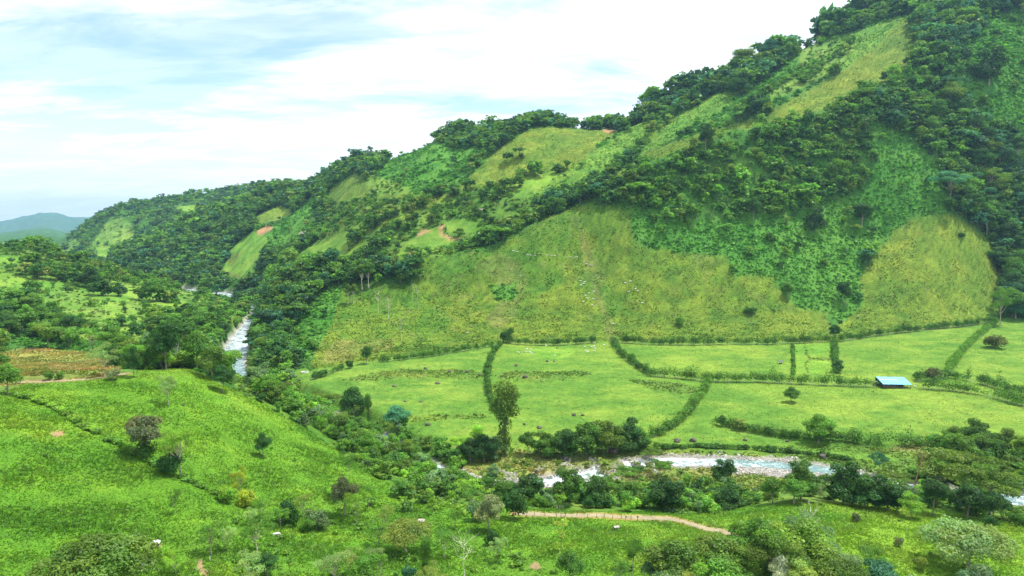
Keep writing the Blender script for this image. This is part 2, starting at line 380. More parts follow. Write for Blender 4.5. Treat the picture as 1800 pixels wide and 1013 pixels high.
POLY = [
 # far and middle left
 ('wood', [(-600,400),(0,425),(200,470),(330,500),(430,540),(430,640),(330,700),(200,690),(0,700),(-600,720)]),
 ('open', [(-600,470),(0,470),(110,478),(230,500),(340,515),(345,540),(300,545),(230,530),(120,560),(60,520),(-600,520)]),
 ('bright', [(-600,455),(0,450),(60,452),(70,462),(0,466),(-600,466)]),
 ('bright', [(0,488),(60,492),(140,492),(250,508),(300,522),(330,528),(335,540),(290,542),(250,530),(200,530),(170,520),(120,500),(60,510),(0,505)]),
 ('mixed', [(-600,540),(0,522),(60,530),(110,560),(150,600),(250,600),(262,570),(330,560),(440,585),(430,660),(330,700),(200,680),(210,640),(180,622),(60,612),(0,618),(-600,618)]),
 ('open', [(120,520),(230,535),(260,560),(250,600),(150,600),(110,560)]),
 ('bright', [(170,520),(215,545),(232,570),(205,560),(160,528)]),
 ('cane', [(-600,618),(0,618),(60,612),(180,622),(212,640),(210,656),(110,670),(40,678),(-600,690)]),
 ('cut', [(-20,652),(60,648),(130,652),(200,650),(130,666),(30,674),(-20,672)]),
 ('open', [(180,395),(212,383),(235,400),(232,420),(205,430),(190,448),(165,450),(160,430)]),
 ('bright', [(170,432),(190,438),(196,450),(180,462),(168,452)]),
 ('bright', [(305,362),(345,360),(350,372),(325,378)]),
 ('open', [(92,437),(130,420),(150,425),(120,445)]),
 # slopes left of the main hill
 ('dry', [(448,382),(490,362),(515,368),(500,385),(455,395)]),
 ('slopeb', [(450,420),(500,385),(555,345),(560,400),(530,420),(470,440)]),
 ('bright', [(383,478),(408,438),(445,405),(470,420),(455,455),(450,480),(410,490)]),
 ('cut', [(400,450),(420,445),(418,456),(398,470)]),
 ('cut', [(395,482),(420,484),(440,486),(430,491),(392,487)]),
 ('soil', [(450,408),(466,398),(484,399),(472,408),(455,415)]),
 ('pale', [(521,417),(534,407),(541,408),(536,416)]),
 ('rough', [(577,335),(600,322),(625,303),(640,318),(662,325),(655,340),(630,350),(600,358),(582,350)]),
 ('slopeb', [(690,268),(750,242),(800,262),(872,262),(850,285),(800,320),(765,345),(730,345),(700,320),(660,310)]),
 ('open', [(640,305),(700,320),(730,345),(720,370),(670,360)]),
 ('rough', [(620,352),(700,340),(720,350),(690,362),(640,360)]),
 ('wood', [(580,355),(760,345),(900,330),(960,350),(900,400),(830,440),(700,470),(600,480),(520,470),(560,420)]),
 ('rough', [(700,372),(745,352),(800,335),(790,350),(760,368),(720,376)]),
 ('field', [(530,442),(560,422),(640,395),(700,382),(672,400),(640,430),(628,452),(590,452),(560,462),(520,465),(500,475)]),
 ('field', [(632,450),(680,410),(700,398),(712,402),(670,440),(650,460),(610,475)]),
 ('field', [(693,452),(720,425),(742,408),(760,402),(790,420),(800,436),(760,440),(720,455)]),
 ('soil', [(733,408),(750,402),(756,408),(740,414),(728,420)]),
 ('soil', [(772,395),(790,388),(782,400),(772,406),(790,415),(812,422),(800,424),(770,412)]),
 ('soil', [(722,444),(732,440),(728,446),(722,452)]),
 ('field', [(780,388),(830,382),(838,398),(850,410),(820,412),(785,404)]),
 ('field', [(865,370),(900,362),(918,372),(900,398),(885,392)]),
 ('bright', [(828,352),(860,335),(905,322),(930,330),(890,345),(850,360)]),
 # the yellow pasture spur and its neighbours
 ('dry', [(800,333),(840,292),(880,262),(935,224),(1000,226),(1088,229),(1060,250),(1020,285),(985,305),(930,315),(880,320),(840,330),(770,362),(745,362)]),
 ('soil', [(1062,226),(1084,228),(1075,234),(1058,231)]),
 ('bright', [(885,322),(930,312),(990,300),(1010,300),(950,330),(905,345)]),
 ('slope', [(985,305),(1040,270),(1080,240),(1110,222),(1160,210),(1165,225),(1150,240),(1110,268),(1060,300),(1000,330),(930,350),(900,358)]),
 ('slope', [(1110,290),(1150,240),(1165,214),(1200,195),(1260,165),(1290,160),(1290,180),(1250,205),(1190,240),(1120,285)]),
 ('slopeb', [(1220,225),(1290,180),(1340,140),(1400,100),(1418,84),(1440,90),(1420,118),(1380,150),(1345,170),(1290,205),(1240,232)]),
 ('rough', [(1060,320),(1100,292),(1150,262),(1240,232),(1300,215),(1360,200),(1370,215),(1290,232),(1220,260),(1160,280),(1130,305),(1090,320)]),
 ('dry', [(1080,312),(1130,288),(1138,290),(1125,303),(1095,318)]),
 ('open', [(1410,80),(1470,62),(1530,55),(1540,70),(1470,120),(1400,160),(1350,180),(1350,165),(1400,130)]),
 ('slope', [(1490,60),(1590,28),(1602,40),(1560,80),(1500,120),(1470,130),(1500,85)]),
 ('dry', [(1604,18),(1612,40),(1620,75),(1612,100),(1585,130),(1560,148),(1520,155),(1480,172),(1440,195),(1380,210),(1340,215),(1350,195),(1420,160),(1480,125),(1530,90),(1560,60)]),
 ('vine', [(1700,75),(1745,30),(1800,15),(2100,-60),(2500,100),(2200,330),(1900,240),(1800,232),(1770,210),(1740,228),(1720,190),(1690,150),(1700,110)]),
 ('vine', [(1530,230),(1560,215),(1600,245),(1655,290),(1670,350),(1660,372),(1600,380),(1560,415),(1520,430),(1512,480),(1525,530),(1512,560),(1480,572),(1450,550),(1400,545),(1370,510),(1358,488),(1282,482),(1278,450),(1180,440),(1115,430),(1110,400),(1105,370),(1140,365),(1200,385),(1290,390),(1400,370),(1520,330),(1540,280)]),
 ('mixed', [(1120,290),(1200,262),(1290,232),(1370,215),(1450,215),(1530,230),(1540,280),(1520,330),(1400,385),(1290,395),(1200,390),(1140,372),(1105,372),(1060,350),(1080,320)]),
 # front face of the hill
 ('forest', [(430,545),(470,480),(560,455),(620,480),(600,520),(585,560),(560,600),(530,640),(480,660),(440,640)]),
 ('vine', [(505,600),(540,540),(590,500),(600,530),(590,570),(560,610),(545,630)]),
 ('rough', [(585,560),(605,505),(660,500),(720,500),(760,455),(860,440),(930,400),(1000,366),(1060,358),(1105,370),(1110,430),(1180,440),(1278,450),(1282,482),(1358,488),(1370,510),(1400,545),(1450,550),(1470,600),(1470,612),(1080,612),(880,612),(700,632),(560,655),(545,640)]),
 ('roughg', [(600,515),(640,505),(720,500),(760,520),(790,560),(780,600),(720,615),(640,620),(590,600)]),
 ('roughg', [(720,455),(860,440),(900,420),(960,380),(1060,358),(1100,375),(1080,400),(1010,390),(985,440),(990,500),(940,520),(900,470),(820,480),(740,490)]),
 ('cut', [(830,470),(870,445),(910,460),(930,500),(900,560),(870,580),(850,560),(890,520),(870,490)]),
 ('cut', [(560,640),(590,595),(640,600),(700,595),(690,610),(600,635)]),
 ('cut', [(1018,405),(1000,385),(1015,380),(1030,420),(1060,480),(1080,560),(1085,598),(1065,598),(1060,560),(1030,480)]),
 ('vine', [(860,500),(905,500),(915,520),(900,530),(870,525)]),
 ('roughg', [(1050,500),(1065,500),(1095,560),(1080,570)]),
 ('dry', [(1510,545),(1520,530),(1510,490),(1560,420),(1575,400),(1620,380),(1672,374),(1705,395),(1745,430),(1752,470),(1775,500),(1770,530),(1760,556),(1740,585),(1640,590),(1560,598),(1480,608),(1455,600),(1470,575)]),
 ('rough', [(1510,545),(1520,525),(1510,490),(1545,440),(1640,480),(1680,540),(1640,572),(1560,582),(1480,592)]),
 # flat pastures
 ('field', [(500,652),(560,648),(690,628),(760,618),(870,604),(1080,600),(1440,602),(1480,597),(1560,585),(1700,572),(1745,558),(1800,560),(2500,545),(2500,850),(1820,805),(1700,775),(1620,775),(1550,792),(1480,795),(1150,788),(1090,790),(900,790),(800,785),(700,762),(640,725),(560,700),(530,680)]),
 ('bright', [(1398,606),(1465,602),(1470,658),(1398,660)]),
 ('weedy', [(1415,604),(1418,604),(1419,660),(1416,660)]), ('weedy', [(1418,628),(1464,629),(1464,634),(1418,632)]),
 ('bright', [(925,618),(940,612),(1000,612),(1010,622),(985,632),(940,628)]),
 ('weedy', [(862,662),(900,652),(960,653),(1005,648),(1045,656),(1010,664),(950,670),(900,668)]),
 ('weedy', [(590,670),(650,658),(700,650),(760,651),(820,649),(868,660),(820,668),(740,665),(680,668)]),
 ('weedy', [(1105,668),(1150,669),(1210,677),(1250,688),(1200,695),(1150,686)]),
 ('weedy', [(650,742),(700,733),(760,730),(830,727),(872,732),(830,737),(760,740),(700,744)]),
 ('open', [(1250,742),(1300,745),(1400,762),(1480,765),(1540,780),(1520,790),(1400,780),(1300,765)]),
 # river side
 ('bar', [(820,812),(1060,795),(1120,800),(1060,830),(980,850),(880,858),(820,845)]),
 ('gravel', [(1190,800),(1390,806),(1440,825),(1440,850),(1390,845),(1300,832),(1200,828)]),
 ('scrub', [(440,640),(520,660),(560,700),(640,730),(700,765),(790,790),(830,815),(880,860),(1000,860),(1100,830),(1200,830),(1320,835),(1450,850),(1560,850),(1620,800),(1660,775),(1800,800),(2500,850),(2500,930),(1800,925),(1700,905),(1600,890),(1500,885),(1400,884),(1330,890),(1240,905),(1050,898),(930,893),(880,885),(780,890),(700,880),(600,840),(500,740),(420,690),(400,660)]),
 ('bar', [(1100,820),(1200,815),(1400,845),(1420,870),(1300,860),(1150,850)]),
 ('weedy', [(1110,779),(1250,783),(1500,785),(1610,795),(1640,830),(1560,835),(1440,815),(1300,796),(1200,793),(1110,800)]),
 ('field', [(1120,783),(1300,786),(1450,792),(1560,800),(1580,812),(1500,808),(1400,800),(1200,790),(1120,790)]),
 # foreground
 ('lush', [(-600,640),(0,690),(40,676),(100,669),(215,657),(270,645),(330,648),(420,688),(520,742),(600,795),(680,850),(700,880),(780,893),(930,902),(1060,904),(1180,912),(1290,935),(1340,898),(1400,886),(1560,892),(1700,915),(1800,930),(2500,950),(2500,1400),(-600,1400)]),
 ('lush2', [(380,905),(600,890),(930,905),(1180,915),(1290,940),(1400,890),(1560,893),(1700,917),(2500,950),(2500,1400),(1100,1400),(1000,960),(700,935),(450,940)]),
 ('lush2', [(215,657),(270,645),(330,648),(420,688),(460,730),(400,720),(300,680)]),
 ('meadow', [(380,905),(470,880),(600,872),(700,885),(900,895),(905,940),(1000,985),(1130,1000),(1130,1100),(250,1100),(330,960)]),
 ('lush2', [(480,960),(700,930),(900,905),(1180,918),(1200,940),(1130,990),(900,975),(700,985),(560,1000)]),
 ('copse', [(1140,1030),(1200,1005),(1290,985),(1390,965),(1450,985),(1500,1015),(1600,1050),(1600,1120),(1130,1120)]),
 ('soil', [(85,760),(108,757),(110,765),(90,767)]), ('soil', [(342,985),(352,983),(356,1000),(372,1013),(362,1013),(345,1002)]),
 ('soil', [(250,958),(268,952),(285,960),(262,964)]), ('soil', [(928,994),(938,987),(947,990),(950,998),(938,1000)]), ('soil',[(1425,905),(1440,903),(1442,912),(1430,913)][:0]),
]
jx = fbm(GX, GY, 9, 3, 101) * 2.2 + fbm(GX, GY, 45, 3, 111) * 3.0
jy = fbm(GX, GY, 9, 3, 121) * 1.4 + fbm(GX, GY, 45, 3, 131) * 1.6
qx = (PX + jx).ravel(); qy = (PY + jy).ravel()
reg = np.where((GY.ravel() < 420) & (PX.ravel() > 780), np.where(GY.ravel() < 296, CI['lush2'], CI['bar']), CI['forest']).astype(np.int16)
for name, poly in POLY:
    if not poly: continue
    P = np.array(poly); x0, y0 = P.min(0); x1, y1 = P.max(0)
    s_ = np.nonzero((qx > x0) & (qx < x1) & (qy > y0) & (qy < y1))[0]
    reg[s_[inpoly(qx[s_], qy[s_], poly)]] = CI[name]
reg = reg.reshape(NA, NY)
# ground that the photo does not show continues whatever lies just in front of it
idx = np.where(VIS, np.arange(NY)[None, :], 0); idx = np.maximum.accumulate(idx, axis=1)
reg = np.take_along_axis(reg, idx, axis=1)
# hidden river gorge behind the left crest is wooded
reg = np.where((TK > 3.15) & (TK < 4.95) & (GX / GY < -0.02) & (GX / GY > -0.545), CI['scrub'], reg)
reg = np.where((RIVD < 3) & (RIVD > -90) & (PX < 800), np.where(RIVD < np.where(PX < 455, 2.5, .5), CI['gravel'], reg), reg)
reg = np.where((RIVD < 1.3) & (PX >= 800), CI['gravel'], reg)
reg = np.where(ISL, CI['bar'], reg)
reg = np.where(ROADM, CI['soil'], reg)
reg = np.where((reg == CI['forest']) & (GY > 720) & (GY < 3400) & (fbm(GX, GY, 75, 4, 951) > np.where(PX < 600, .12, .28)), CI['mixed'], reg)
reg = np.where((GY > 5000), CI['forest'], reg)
cA = np.array([CLS[c][0] for c in CN]); cB = np.array([CLS[c][1] for c in CN])
mixn = sstep(-0.5, 0.5, fbm(GX, GY, 28, 4, 141) + 0.5 * fbm(GX, GY, 5, 3, 151))[..., None]
GC = cA[reg] * (1 - mixn) + cB[reg] * mixn
# soften borders a little along distance and azimuth
GC = (GC + np.roll(GC, 1, 0) + np.roll(GC, 1, 1) + np.roll(GC, -1, 1)) / 4
# worn, drier and greener patches that belong to the turf
p1 = fbm(GX, GY, 70, 4, 161); p2 = fbm(GX, GY * 1.6, 18, 4, 171); p3 = fbm(GX, GY, 2.6, 3, 181)
isgrass = ~np.isin(reg, [CI['soil'], CI['pale'], CI['gravel'], CI['forest']])
tone = 1 + 0.10 * p1 + 0.14 * p2 + np.where(np.isin(reg, [CI['lush'], CI['lush2'], CI['meadow']]), .07, .16) * p3
warm = np.clip(0.5 + 0.7 * p1 + 0.7 * p2, 0, 1)
GC = GC * tone[..., None] * np.where(isgrass[..., None], np.stack([0.95 + 0.38 * warm, 0.97 + 0.05 * warm, 0.95 + 0.1 * warm], -1), 1)
bare = sstep(0.55, 0.95, fbm(GX, GY, 12, 4, 191)) * np.isin(reg, [CI['rough'], CI['cut'], CI['roughg'], CI['bar'], CI['cane']]) * 0.15
GC = GC * (1 - bare[..., None]) + np.array([.24, .20, .09]) * bare[..., None]
# small cattle steps along the contours of the grazed slopes
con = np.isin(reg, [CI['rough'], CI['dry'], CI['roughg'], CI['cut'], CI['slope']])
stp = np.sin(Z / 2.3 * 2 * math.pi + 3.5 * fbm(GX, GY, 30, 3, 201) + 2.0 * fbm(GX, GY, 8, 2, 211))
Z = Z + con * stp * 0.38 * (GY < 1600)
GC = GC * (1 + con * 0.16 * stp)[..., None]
GC = np.clip(GC, 0.004, 0.8)

# ------------------------------------------------------------------ mesh helpers
def mesh_obj(name, V, F, mat, parent=None, col=None, smooth=False, fsize=4):
    me = bpy.data.meshes.new(name)
    V = np.asarray(V, np.float32); F = np.asarray(F, np.int32)
    me.vertices.add(len(V)); me.vertices.foreach_set('co', V.ravel())
    nf = len(F); me.loops.add(nf * fsize); me.loops.foreach_set('vertex_index', F.ravel())
    me.polygons.add(nf)
    me.polygons.foreach_set('loop_start', np.arange(0, nf * fsize, fsize, dtype=np.int32))
    me.polygons.foreach_set('loop_total', np.full(nf, fsize, np.int32))
    me.polygons.foreach_set('use_smooth', np.full(nf, smooth))
    if col is not None:
        at = me.color_attributes.new('col', 'FLOAT_COLOR', 'POINT')
        c = np.ones((len(V), 4), np.float32); c[:, :3] = col; at.data.foreach_set('color', c.ravel())
    me.update(); me.validate(verbose=False) if False else None
    if mat: me.materials.append(mat)
    o = bpy.data.objects.new(name, me); COL.objects.link(o)
    if parent: o.parent = parent
    return o
def tag(o, label=None, cat=None, group=None, kind=None):
    if label: o['label'] = label
    if cat: o['category'] = cat
    if group: o['group'] = group
    if kind: o['kind'] = kind
    return o

# ------------------------------------------------------------------ ground material
def ground_material():
    m = bpy.data.materials.new('ground_turf'); m.use_nodes = True; t = NT(m.node_tree)
    at = t.n('ShaderNodeAttribute', _attribute_name='col').outputs[0]
    pos = t.n('ShaderNodeNewGeometry').outputs['Position']
    a = t.noise(pos, 1.1, 5, 0.7); b = t.noise(pos, 0.22, 4, 0.6)
    f = t.math('ADD', t.ramp(a, 0.3, 0.7, 0.84, 1.14), t.ramp(b, 0.3, 0.7, -0.10, 0.12))
    cc = t.n('ShaderNodeCombineXYZ', X=f, Y=f, Z=f).outputs[0]
    colr = t.mix(1.0, at, cc, 'MULTIPLY')
    bmp = t.n('ShaderNodeBump', Strength=0.9, Distance=0.5, Height=t.math('ADD', t.noise(pos, 1.6, 4, 0.7), t.math('MULTIPLY', t.noise(pos, 0.45, 3, 0.6), 1.6)))
    bs = t.n('ShaderNodeBsdfPrincipled', Base__Color=colr, Roughness=0.85, Normal=bmp.outputs[0])
    bs.inputs['Specular IOR Level'].default_value = 0.12
    t.n('ShaderNodeOutputMaterial', Surface=bs.outputs[0])
    return m
M_ground = ground_material()
gV = np.stack([GX, GY, Z], -1).reshape(-1, 3)
ii = np.arange(NA * NY, dtype=np.int32).reshape(NA, NY)
gF = np.stack([ii[:-1, :-1], ii[1:, :-1], ii[1:, 1:], ii[:-1, 1:]], -1).reshape(-1, 4)
ground = mesh_obj('ground', gV, gF, M_ground, None, GC.reshape(-1, 3), True)
tag(ground, kind='structure')

# ------------------------------------------------------------------ river water
def water_material():
    m = bpy.data.materials.new('river_water'); m.use_nodes = True; t = NT(m.node_tree)
    pos = t.n('ShaderNodeNewGeometry').outputs['Position']
    n1 = t.noise(pos, 0.16, 5, 0.65, 0.8); n2 = t.noise(pos, 0.9, 5, 0.7, 0.6)
    rough = t.n('ShaderNodeAttribute', _attribute_name='col').outputs[2]
    foam = t.ramp(t.math('ADD', t.math('ADD', t.math('MULTIPLY', n1, 0.5), t.math('MULTIPLY', n2, 0.5)), t.math('MULTIPLY', t.math('SUBTRACT', rough, 0.5), 0.16)), 0.485, 0.60)
    base = t.mix(t.ramp(n1, 0.3, 0.7), (.13, .225, .205, 1), (.24, .36, .335, 1))
    colr = t.mix(foam, base, (.66, .71, .72, 1))
    bmp = t.n('ShaderNodeBump', Strength=0.7, Distance=0.4, Height=n2)
    bs = t.n('ShaderNodeBsdfPrincipled', Base__Color=colr, Roughness=t.ramp(foam, 0, 1, 0.18, 0.7), Normal=bmp.outputs[0])
    t.n('ShaderNodeOutputMaterial', Surface=bs.outputs[0])
    return m
M_water = water_material()
tan = np.gradient(rc[:, :2], axis=0); tan /= np.linalg.norm(tan, axis=1)[:, None]
nor = np.stack([-tan[:, 1], tan[:, 0]], 1)
# many cross sections for the rapids
K = 26; fine = 4
tt = np.linspace(0, len(rc) - 1, (len(rc) - 1) * fine + 1)
cxy = np.stack([np.interp(tt, np.arange(len(rc)), rc[:, i]) for i in range(3)], 1)
nr = np.stack([np.interp(tt, np.arange(len(rc)), nor[:, i]) for i in range(2)], 1); nr /= np.linalg.norm(nr, axis=1)[:, None]
ww = np.interp(tt, np.arange(len(rc)), rw) * 1.32
u = np.linspace(-1, 1, K)
WX = cxy[:, None, 0] + nr[:, None, 0] * ww[:, None] * u; WY = cxy[:, None, 1] + nr[:, None, 1] * ww[:, None] * u
WZ = cxy[:, None, 2] + 0 * u + 0.16 * fbm(WX, WY, 3.5, 3, 301) + 0.10 * fbm(WX, WY, 1.4, 2, 305)
wi = np.arange(WX.size, dtype=np.int32).reshape(WX.shape)
water = mesh_obj('river', np.stack([WX, WY, WZ], -1).reshape(-1, 3), np.stack([wi[:-1, :-1], wi[1:, :-1], wi[1:, 1:], wi[:-1, 1:]], -1).reshape(-1, 4), M_water, None, np.repeat(np.interp(tt, np.linspace(0, len(rc) - 1, 29), [.6,.7,.6,.6,.4,.6,.65,.75,.7,.1,.5,.5,.5,.5,.6,.7,.9,1,1,.85,.6,.25,.1,.9,.9,.6,.4,.4,.4])[:, None], K, 1).reshape(-1, 1) * np.ones((1, 3)), True)
tag(water, kind='structure')

def gz(x, y): return grid_at(Z, x, y)
# ------------------------------------------------------------------ foliage and bark materials
def leaf_material():
    m = bpy.data.materials.new('foliage'); m.use_nodes = True; t = NT(m.node_tree)
    at = t.n('ShaderNodeAttribute', _attribute_name='col').outputs[0]
    oc = t.n('ShaderNodeObjectInfo').outputs['Color']
    pos = t.n('ShaderNodeNewGeometry').outputs['Position']
    nz = t.ramp(t.noise(pos, 0.35, 3, 0.6), 0.3, 0.7, 0.8, 1.2)
    v = t.n('ShaderNodeCombineXYZ', X=nz, Y=nz, Z=nz).outputs[0]
    colr = t.mix(1.0, t.mix(1.0, at, oc, 'MULTIPLY'), v, 'MULTIPLY')
    d = t.n('ShaderNodeBsdfDiffuse', Color=colr)
    tr = t.n('ShaderNodeBsdfTranslucent', Color=t.mix(1.0, colr, (1.12, 1.2, .5, 1), 'MULTIPLY'))
    gl = t.n('ShaderNodeBsdfGlossy', Color=(.9, .95, 1, 1), Roughness=0.42)
    a = t.n('ShaderNodeMixShader', i0=0.42, i1=d.outputs[0], i2=tr.outputs[0])
    b = t.n('ShaderNodeMixShader', i0=0.015, i1=a.outputs[0], i2=gl.outputs[0])
    t.n('ShaderNodeOutputMaterial', Surface=b.outputs[0])
    return m
def bark_material():
    m = bpy.data.materials.new('bark'); m.use_nodes = True; t = NT(m.node_tree)
    oc = t.n('ShaderNodeObjectInfo').outputs['Color']
    pos = t.n('ShaderNodeNewGeometry').outputs['Position']
    nz = t.ramp(t.noise(pos, 1.3, 4, 0.6), 0.3, 0.7, 0.55, 1.3)
    v = t.n('ShaderNodeCombineXYZ', X=nz, Y=nz, Z=nz).outputs[0]
    colr = t.mix(1.0, t.mix(1.0, (.36, .31, .24, 1), oc, 'MULTIPLY'), v, 'MULTIPLY')
    bs = t.n('ShaderNodeBsdfPrincipled', Base__Color=colr, Roughness=0.9)
    t.n('ShaderNodeOutputMaterial', Surface=bs.outputs[0])
    return m
M_leaf = leaf_material(); M_bark = bark_material()

def unit(v): return v / np.maximum(np.linalg.norm(v, axis=-1, keepdims=True), 1e-9)
def leaf_quads(P, Nn, size, r, aspect=0.72):
    """kite shaped leaf sprays at points P facing Nn"""
    n = len(P); rv = r.normal(size=(n, 3)); t1 = unit(np.cross(Nn, rv)); t2 = np.cross(Nn, t1)
    s = (size * r.uniform(0.6, 1.35, n))[:, None]
    droop = Nn * s * 0.22
    q = np.stack([P + t1 * s, P + t2 * s * aspect - droop, P - t1 * s * 0.9, P - t2 * s * aspect - droop], 1)
    return q.reshape(-1, 3)
def lobes_to_leaves(lobes, n, size, r, up=-0.35, fill=0.22, tonevar=0.22):
    L = np.array([l[:6] for l in lobes], float)
    area = (L[:, 3] * L[:, 4] + L[:, 3] * L[:, 5] + L[:, 4] * L[:, 5]); pr = area / area.sum()
    k = r.choice(len(L), n, p=pr)
    d = unit(r.normal(size=(n * 2, 3))); d = d[(d[:, 2] > up) | (r.random(n * 2) < 0.25)][:n]
    if len(d) < n: d = np.vstack([d, unit(r.normal(size=(n - len(d), 3)))])
    rad = 1 - np.abs(r.normal(0, fill, n)); rad = np.clip(rad, 0.25, 1.0)
    # knobbly surface of leaf sprays
    lump = 1 + 0.16 * np.sin(d[:, 0] * 7 + k * 1.7) * np.cos(d[:, 1] * 6 + k) + 0.10 * np.sin(d[:, 2] * 9 + k * 2.3)
    P = L[k, :3] + d * L[k, 3:6] * (rad * lump)[:, None]
    Nn = unit(unit(d / L[k, 3:6]) * 0.9 + r.normal(0, 0.55, (n, 3)) + np.array([0, 0, 0.35]))
    lt = r.uniform(1 - tonevar, 1 + tonevar, len(L))
    warm = r.uniform(-0.12, 0.12, len(L))
    tone = lt[k] * r.uniform(0.78, 1.22, n)
    c = np.stack([tone * (1 + warm[k] + r.uniform(-.12, .16, n)), tone, tone * (1 - warm[k])], 1)
    return leaf_quads(P, Nn, size, r), np.repeat(c, 4, 0)

def tube(P, Rd, sides=6):
    P = np.array(P, float); V = []; F = []
    for i in range(len(P)):
        d = unit(P[min(i + 1, len(P) - 1)] - P[max(i - 1, 0)])
        a = unit(np.cross(d, [0.31, 0.95, 0.05])); b = np.cross(d, a)
        for s in range(sides):
            th = 2 * math.pi * s / sides; V.append(P[i] + (a * math.cos(th) + b * math.sin(th)) * Rd[i])
        if i:
            o = (i - 1) * sides
            for s in range(sides): F.append((o + s, o + (s + 1) % sides, o + sides + (s + 1) % sides, o + sides + s))
    return np.array(V), np.array(F)
def join(parts):
    V = []; F = []; o = 0
    for v, f in parts:
        V.append(v); F.append(np.array(f) + o); o += len(v)
    return np.vstack(V), np.vstack(F)
def branch(p, q, r0, r1, r, bend=0.12, n=5):
    p = np.array(p, float); q = np.array(q, float); L = np.linalg.norm(q - p)
    off = r.normal(0, bend * L, 3); t = np.linspace(0, 1, n)[:, None]
    pts = p + (q - p) * t + off * np.sin(t * math.pi) * 0.6 + np.array([0, 0, -0.10 * L]) * np.sin(t * math.pi)
    return tube(pts, np.linspace(r0, r1, n))

# every kind is modelled at height 1 m and scaled; lobes: (x, y, z, rx, ry, rz)
def kind_lobes(kind, r):
    L = []
    if kind == 'broad':          # rounded dense crown with several heads
        L.append((0, 0, .62, .26, .26, .24))
        for i in range(9):
            a = i * 2.4 + r.uniform(-.3, .3); d = r.uniform(.16, .30); z = r.uniform(.42, .84)
            s = r.uniform(.13, .2); L.append((d * math.cos(a), d * math.sin(a), z, s, s, s * .8))
        L.append((r.uniform(-.05, .05), 0, .86, .16, .16, .13))
    elif kind == 'tall':         # emergent: long bare stem, crown on top
        for i in range(9):
            a = i * 2.4 + r.uniform(-.3, .3); d = r.uniform(.05, .20); z = r.uniform(.62, .90)
            s = r.uniform(.09, .15); L.append((d * math.cos(a), d * math.sin(a), z, s, s, s * .72))
        L.append((0, 0, .92, .12, .12, .09))
    elif kind == 'umbrella':     # flat layered spreading crown
        for i in range(13):
            a = i * 2.4 + r.uniform(-.3, .3); d = r.uniform(.05, .52) ; z = .84 - .34 * d + r.uniform(-.10, .08)
            s = r.uniform(.14, .2); L.append((d * math.cos(a), d * math.sin(a), z, s * 1.15, s * 1.15, s * .42))
    elif kind == 'airy':         # thin see-through crown of small leaves
        for i in range(13):
            a = i * 2.4 + r.uniform(-.4, .4); d = r.uniform(.06, .34); z = r.uniform(.42, .92)
            s = r.uniform(.09, .15); L.append((d * math.cos(a), d * math.sin(a), z, s, s, s * .7))
    elif kind == 'column':       # climber-wrapped column
        for i in range(11):
            z = .06 + i * .09; s = r.uniform(.10, .15) + (0.09 if z > .55 else 0); L.append((r.uniform(-.05, .05), r.uniform(-.05, .05), z, s, s, .10))
        for i in range(6):
            a = i * 1.1; L.append((.17 * math.cos(a), .17 * math.sin(a), r.uniform(.6, .86), .13, .13, .11))
    elif kind == 'shrub':        # foliage to the ground
        L.append((0, 0, .42, .42, .42, .42))
        for i in range(8):
            a = i * 2.4 + r.uniform(-.3, .3); d = r.uniform(.25, .5); z = r.uniform(.22, .72)
            s = r.uniform(.2, .32); L.append((d * math.cos(a), d * math.sin(a), z, s, s, s * .85))
    elif kind == 'dome':         # low wide dome on a short stem
        for i in range(15):
            a = i * 2.4; d = .62 * math.sqrt((i + .5) / 15); z = .72 - .55 * d * d + r.uniform(-.05, .05)
            s = r.uniform(.19, .27); L.append((d * math.cos(a), d * math.sin(a), z, s, s, s * .7))
    elif kind == 'sprig':        # thin sapling with a few tufts
        for i in range(6):
            a = i * 2.4; d = r.uniform(.02, .14); z = .45 + i * .1
            L.append((d * math.cos(a), d * math.sin(a), z, .09, .09, .05))
    elif kind == 'bushy':        # many heads, leaves nearly down to the ground
        L.append((0, 0, .45, .26, .26, .38))
        for i in range(14):
            a = i * 2.4 + r.uniform(-.3, .3); d = r.uniform(.18, .40); z = r.uniform(.18, .86) 
            d *= 1.15 - .55 * z; s = r.uniform(.13, .2); L.append((d * math.cos(a), d * math.sin(a), z, s, s, s * .8))
    return L
def kind_trunk(kind, L, r):
    th = dict(bushy=.02, broad=.022, tall=.016, umbrella=.020, airy=.014, column=.024, shrub=.02, dome=.03, sprig=.008, dead=.012, palm=.014)[kind]
    top = dict(bushy=.6, broad=.6, tall=.84, umbrella=.70, airy=.72, column=.9, shrub=.4, dome=.5, sprig=.95, dead=.8, palm=.78)[kind]
    n = 8; t = np.linspace(0, 1, n); w = .03 * np.cumsum(r.normal(0, .5, n)) * .6
    pts = np.stack([w - w[0], .6 * np.roll(w, 2) - .6 * np.roll(w, 2)[0], t * top], 1); pts[0, 2] = -0.06
    rad = th * (1 - .72 * t); rad[0] *= 1.6
    parts = [tube(pts, rad, 7)]
    def at(z): return np.array([np.interp(z, pts[:, 2], pts[:, i]) for i in range(3)])
    for l in L[:14]:
        z0 = min(max(l[2] * .55, top * .35), top * .95)
        parts.append(branch(at(z0), (l[0] * .8, l[1] * .8, l[2]), th * .42, th * .10, r))
    if kind == 'dead':
        for i in range(9):
            a = i * 2.4; z = .35 + .06 * i; d = r.uniform(.12, .26)
            e = np.array([d * math.cos(a), d * math.sin(a), z + r.uniform(.10, .26)])
            parts.append(branch(at(z), e, th * .5, th * .12, r, .2))
            for q in range(2):
                parts.append(branch(at(z) * .4 + e * .6, e + r.normal(0, .07, 3) + [0, 0, .05], th * .2, th * .06, r, .1, 4))
    return join(parts)
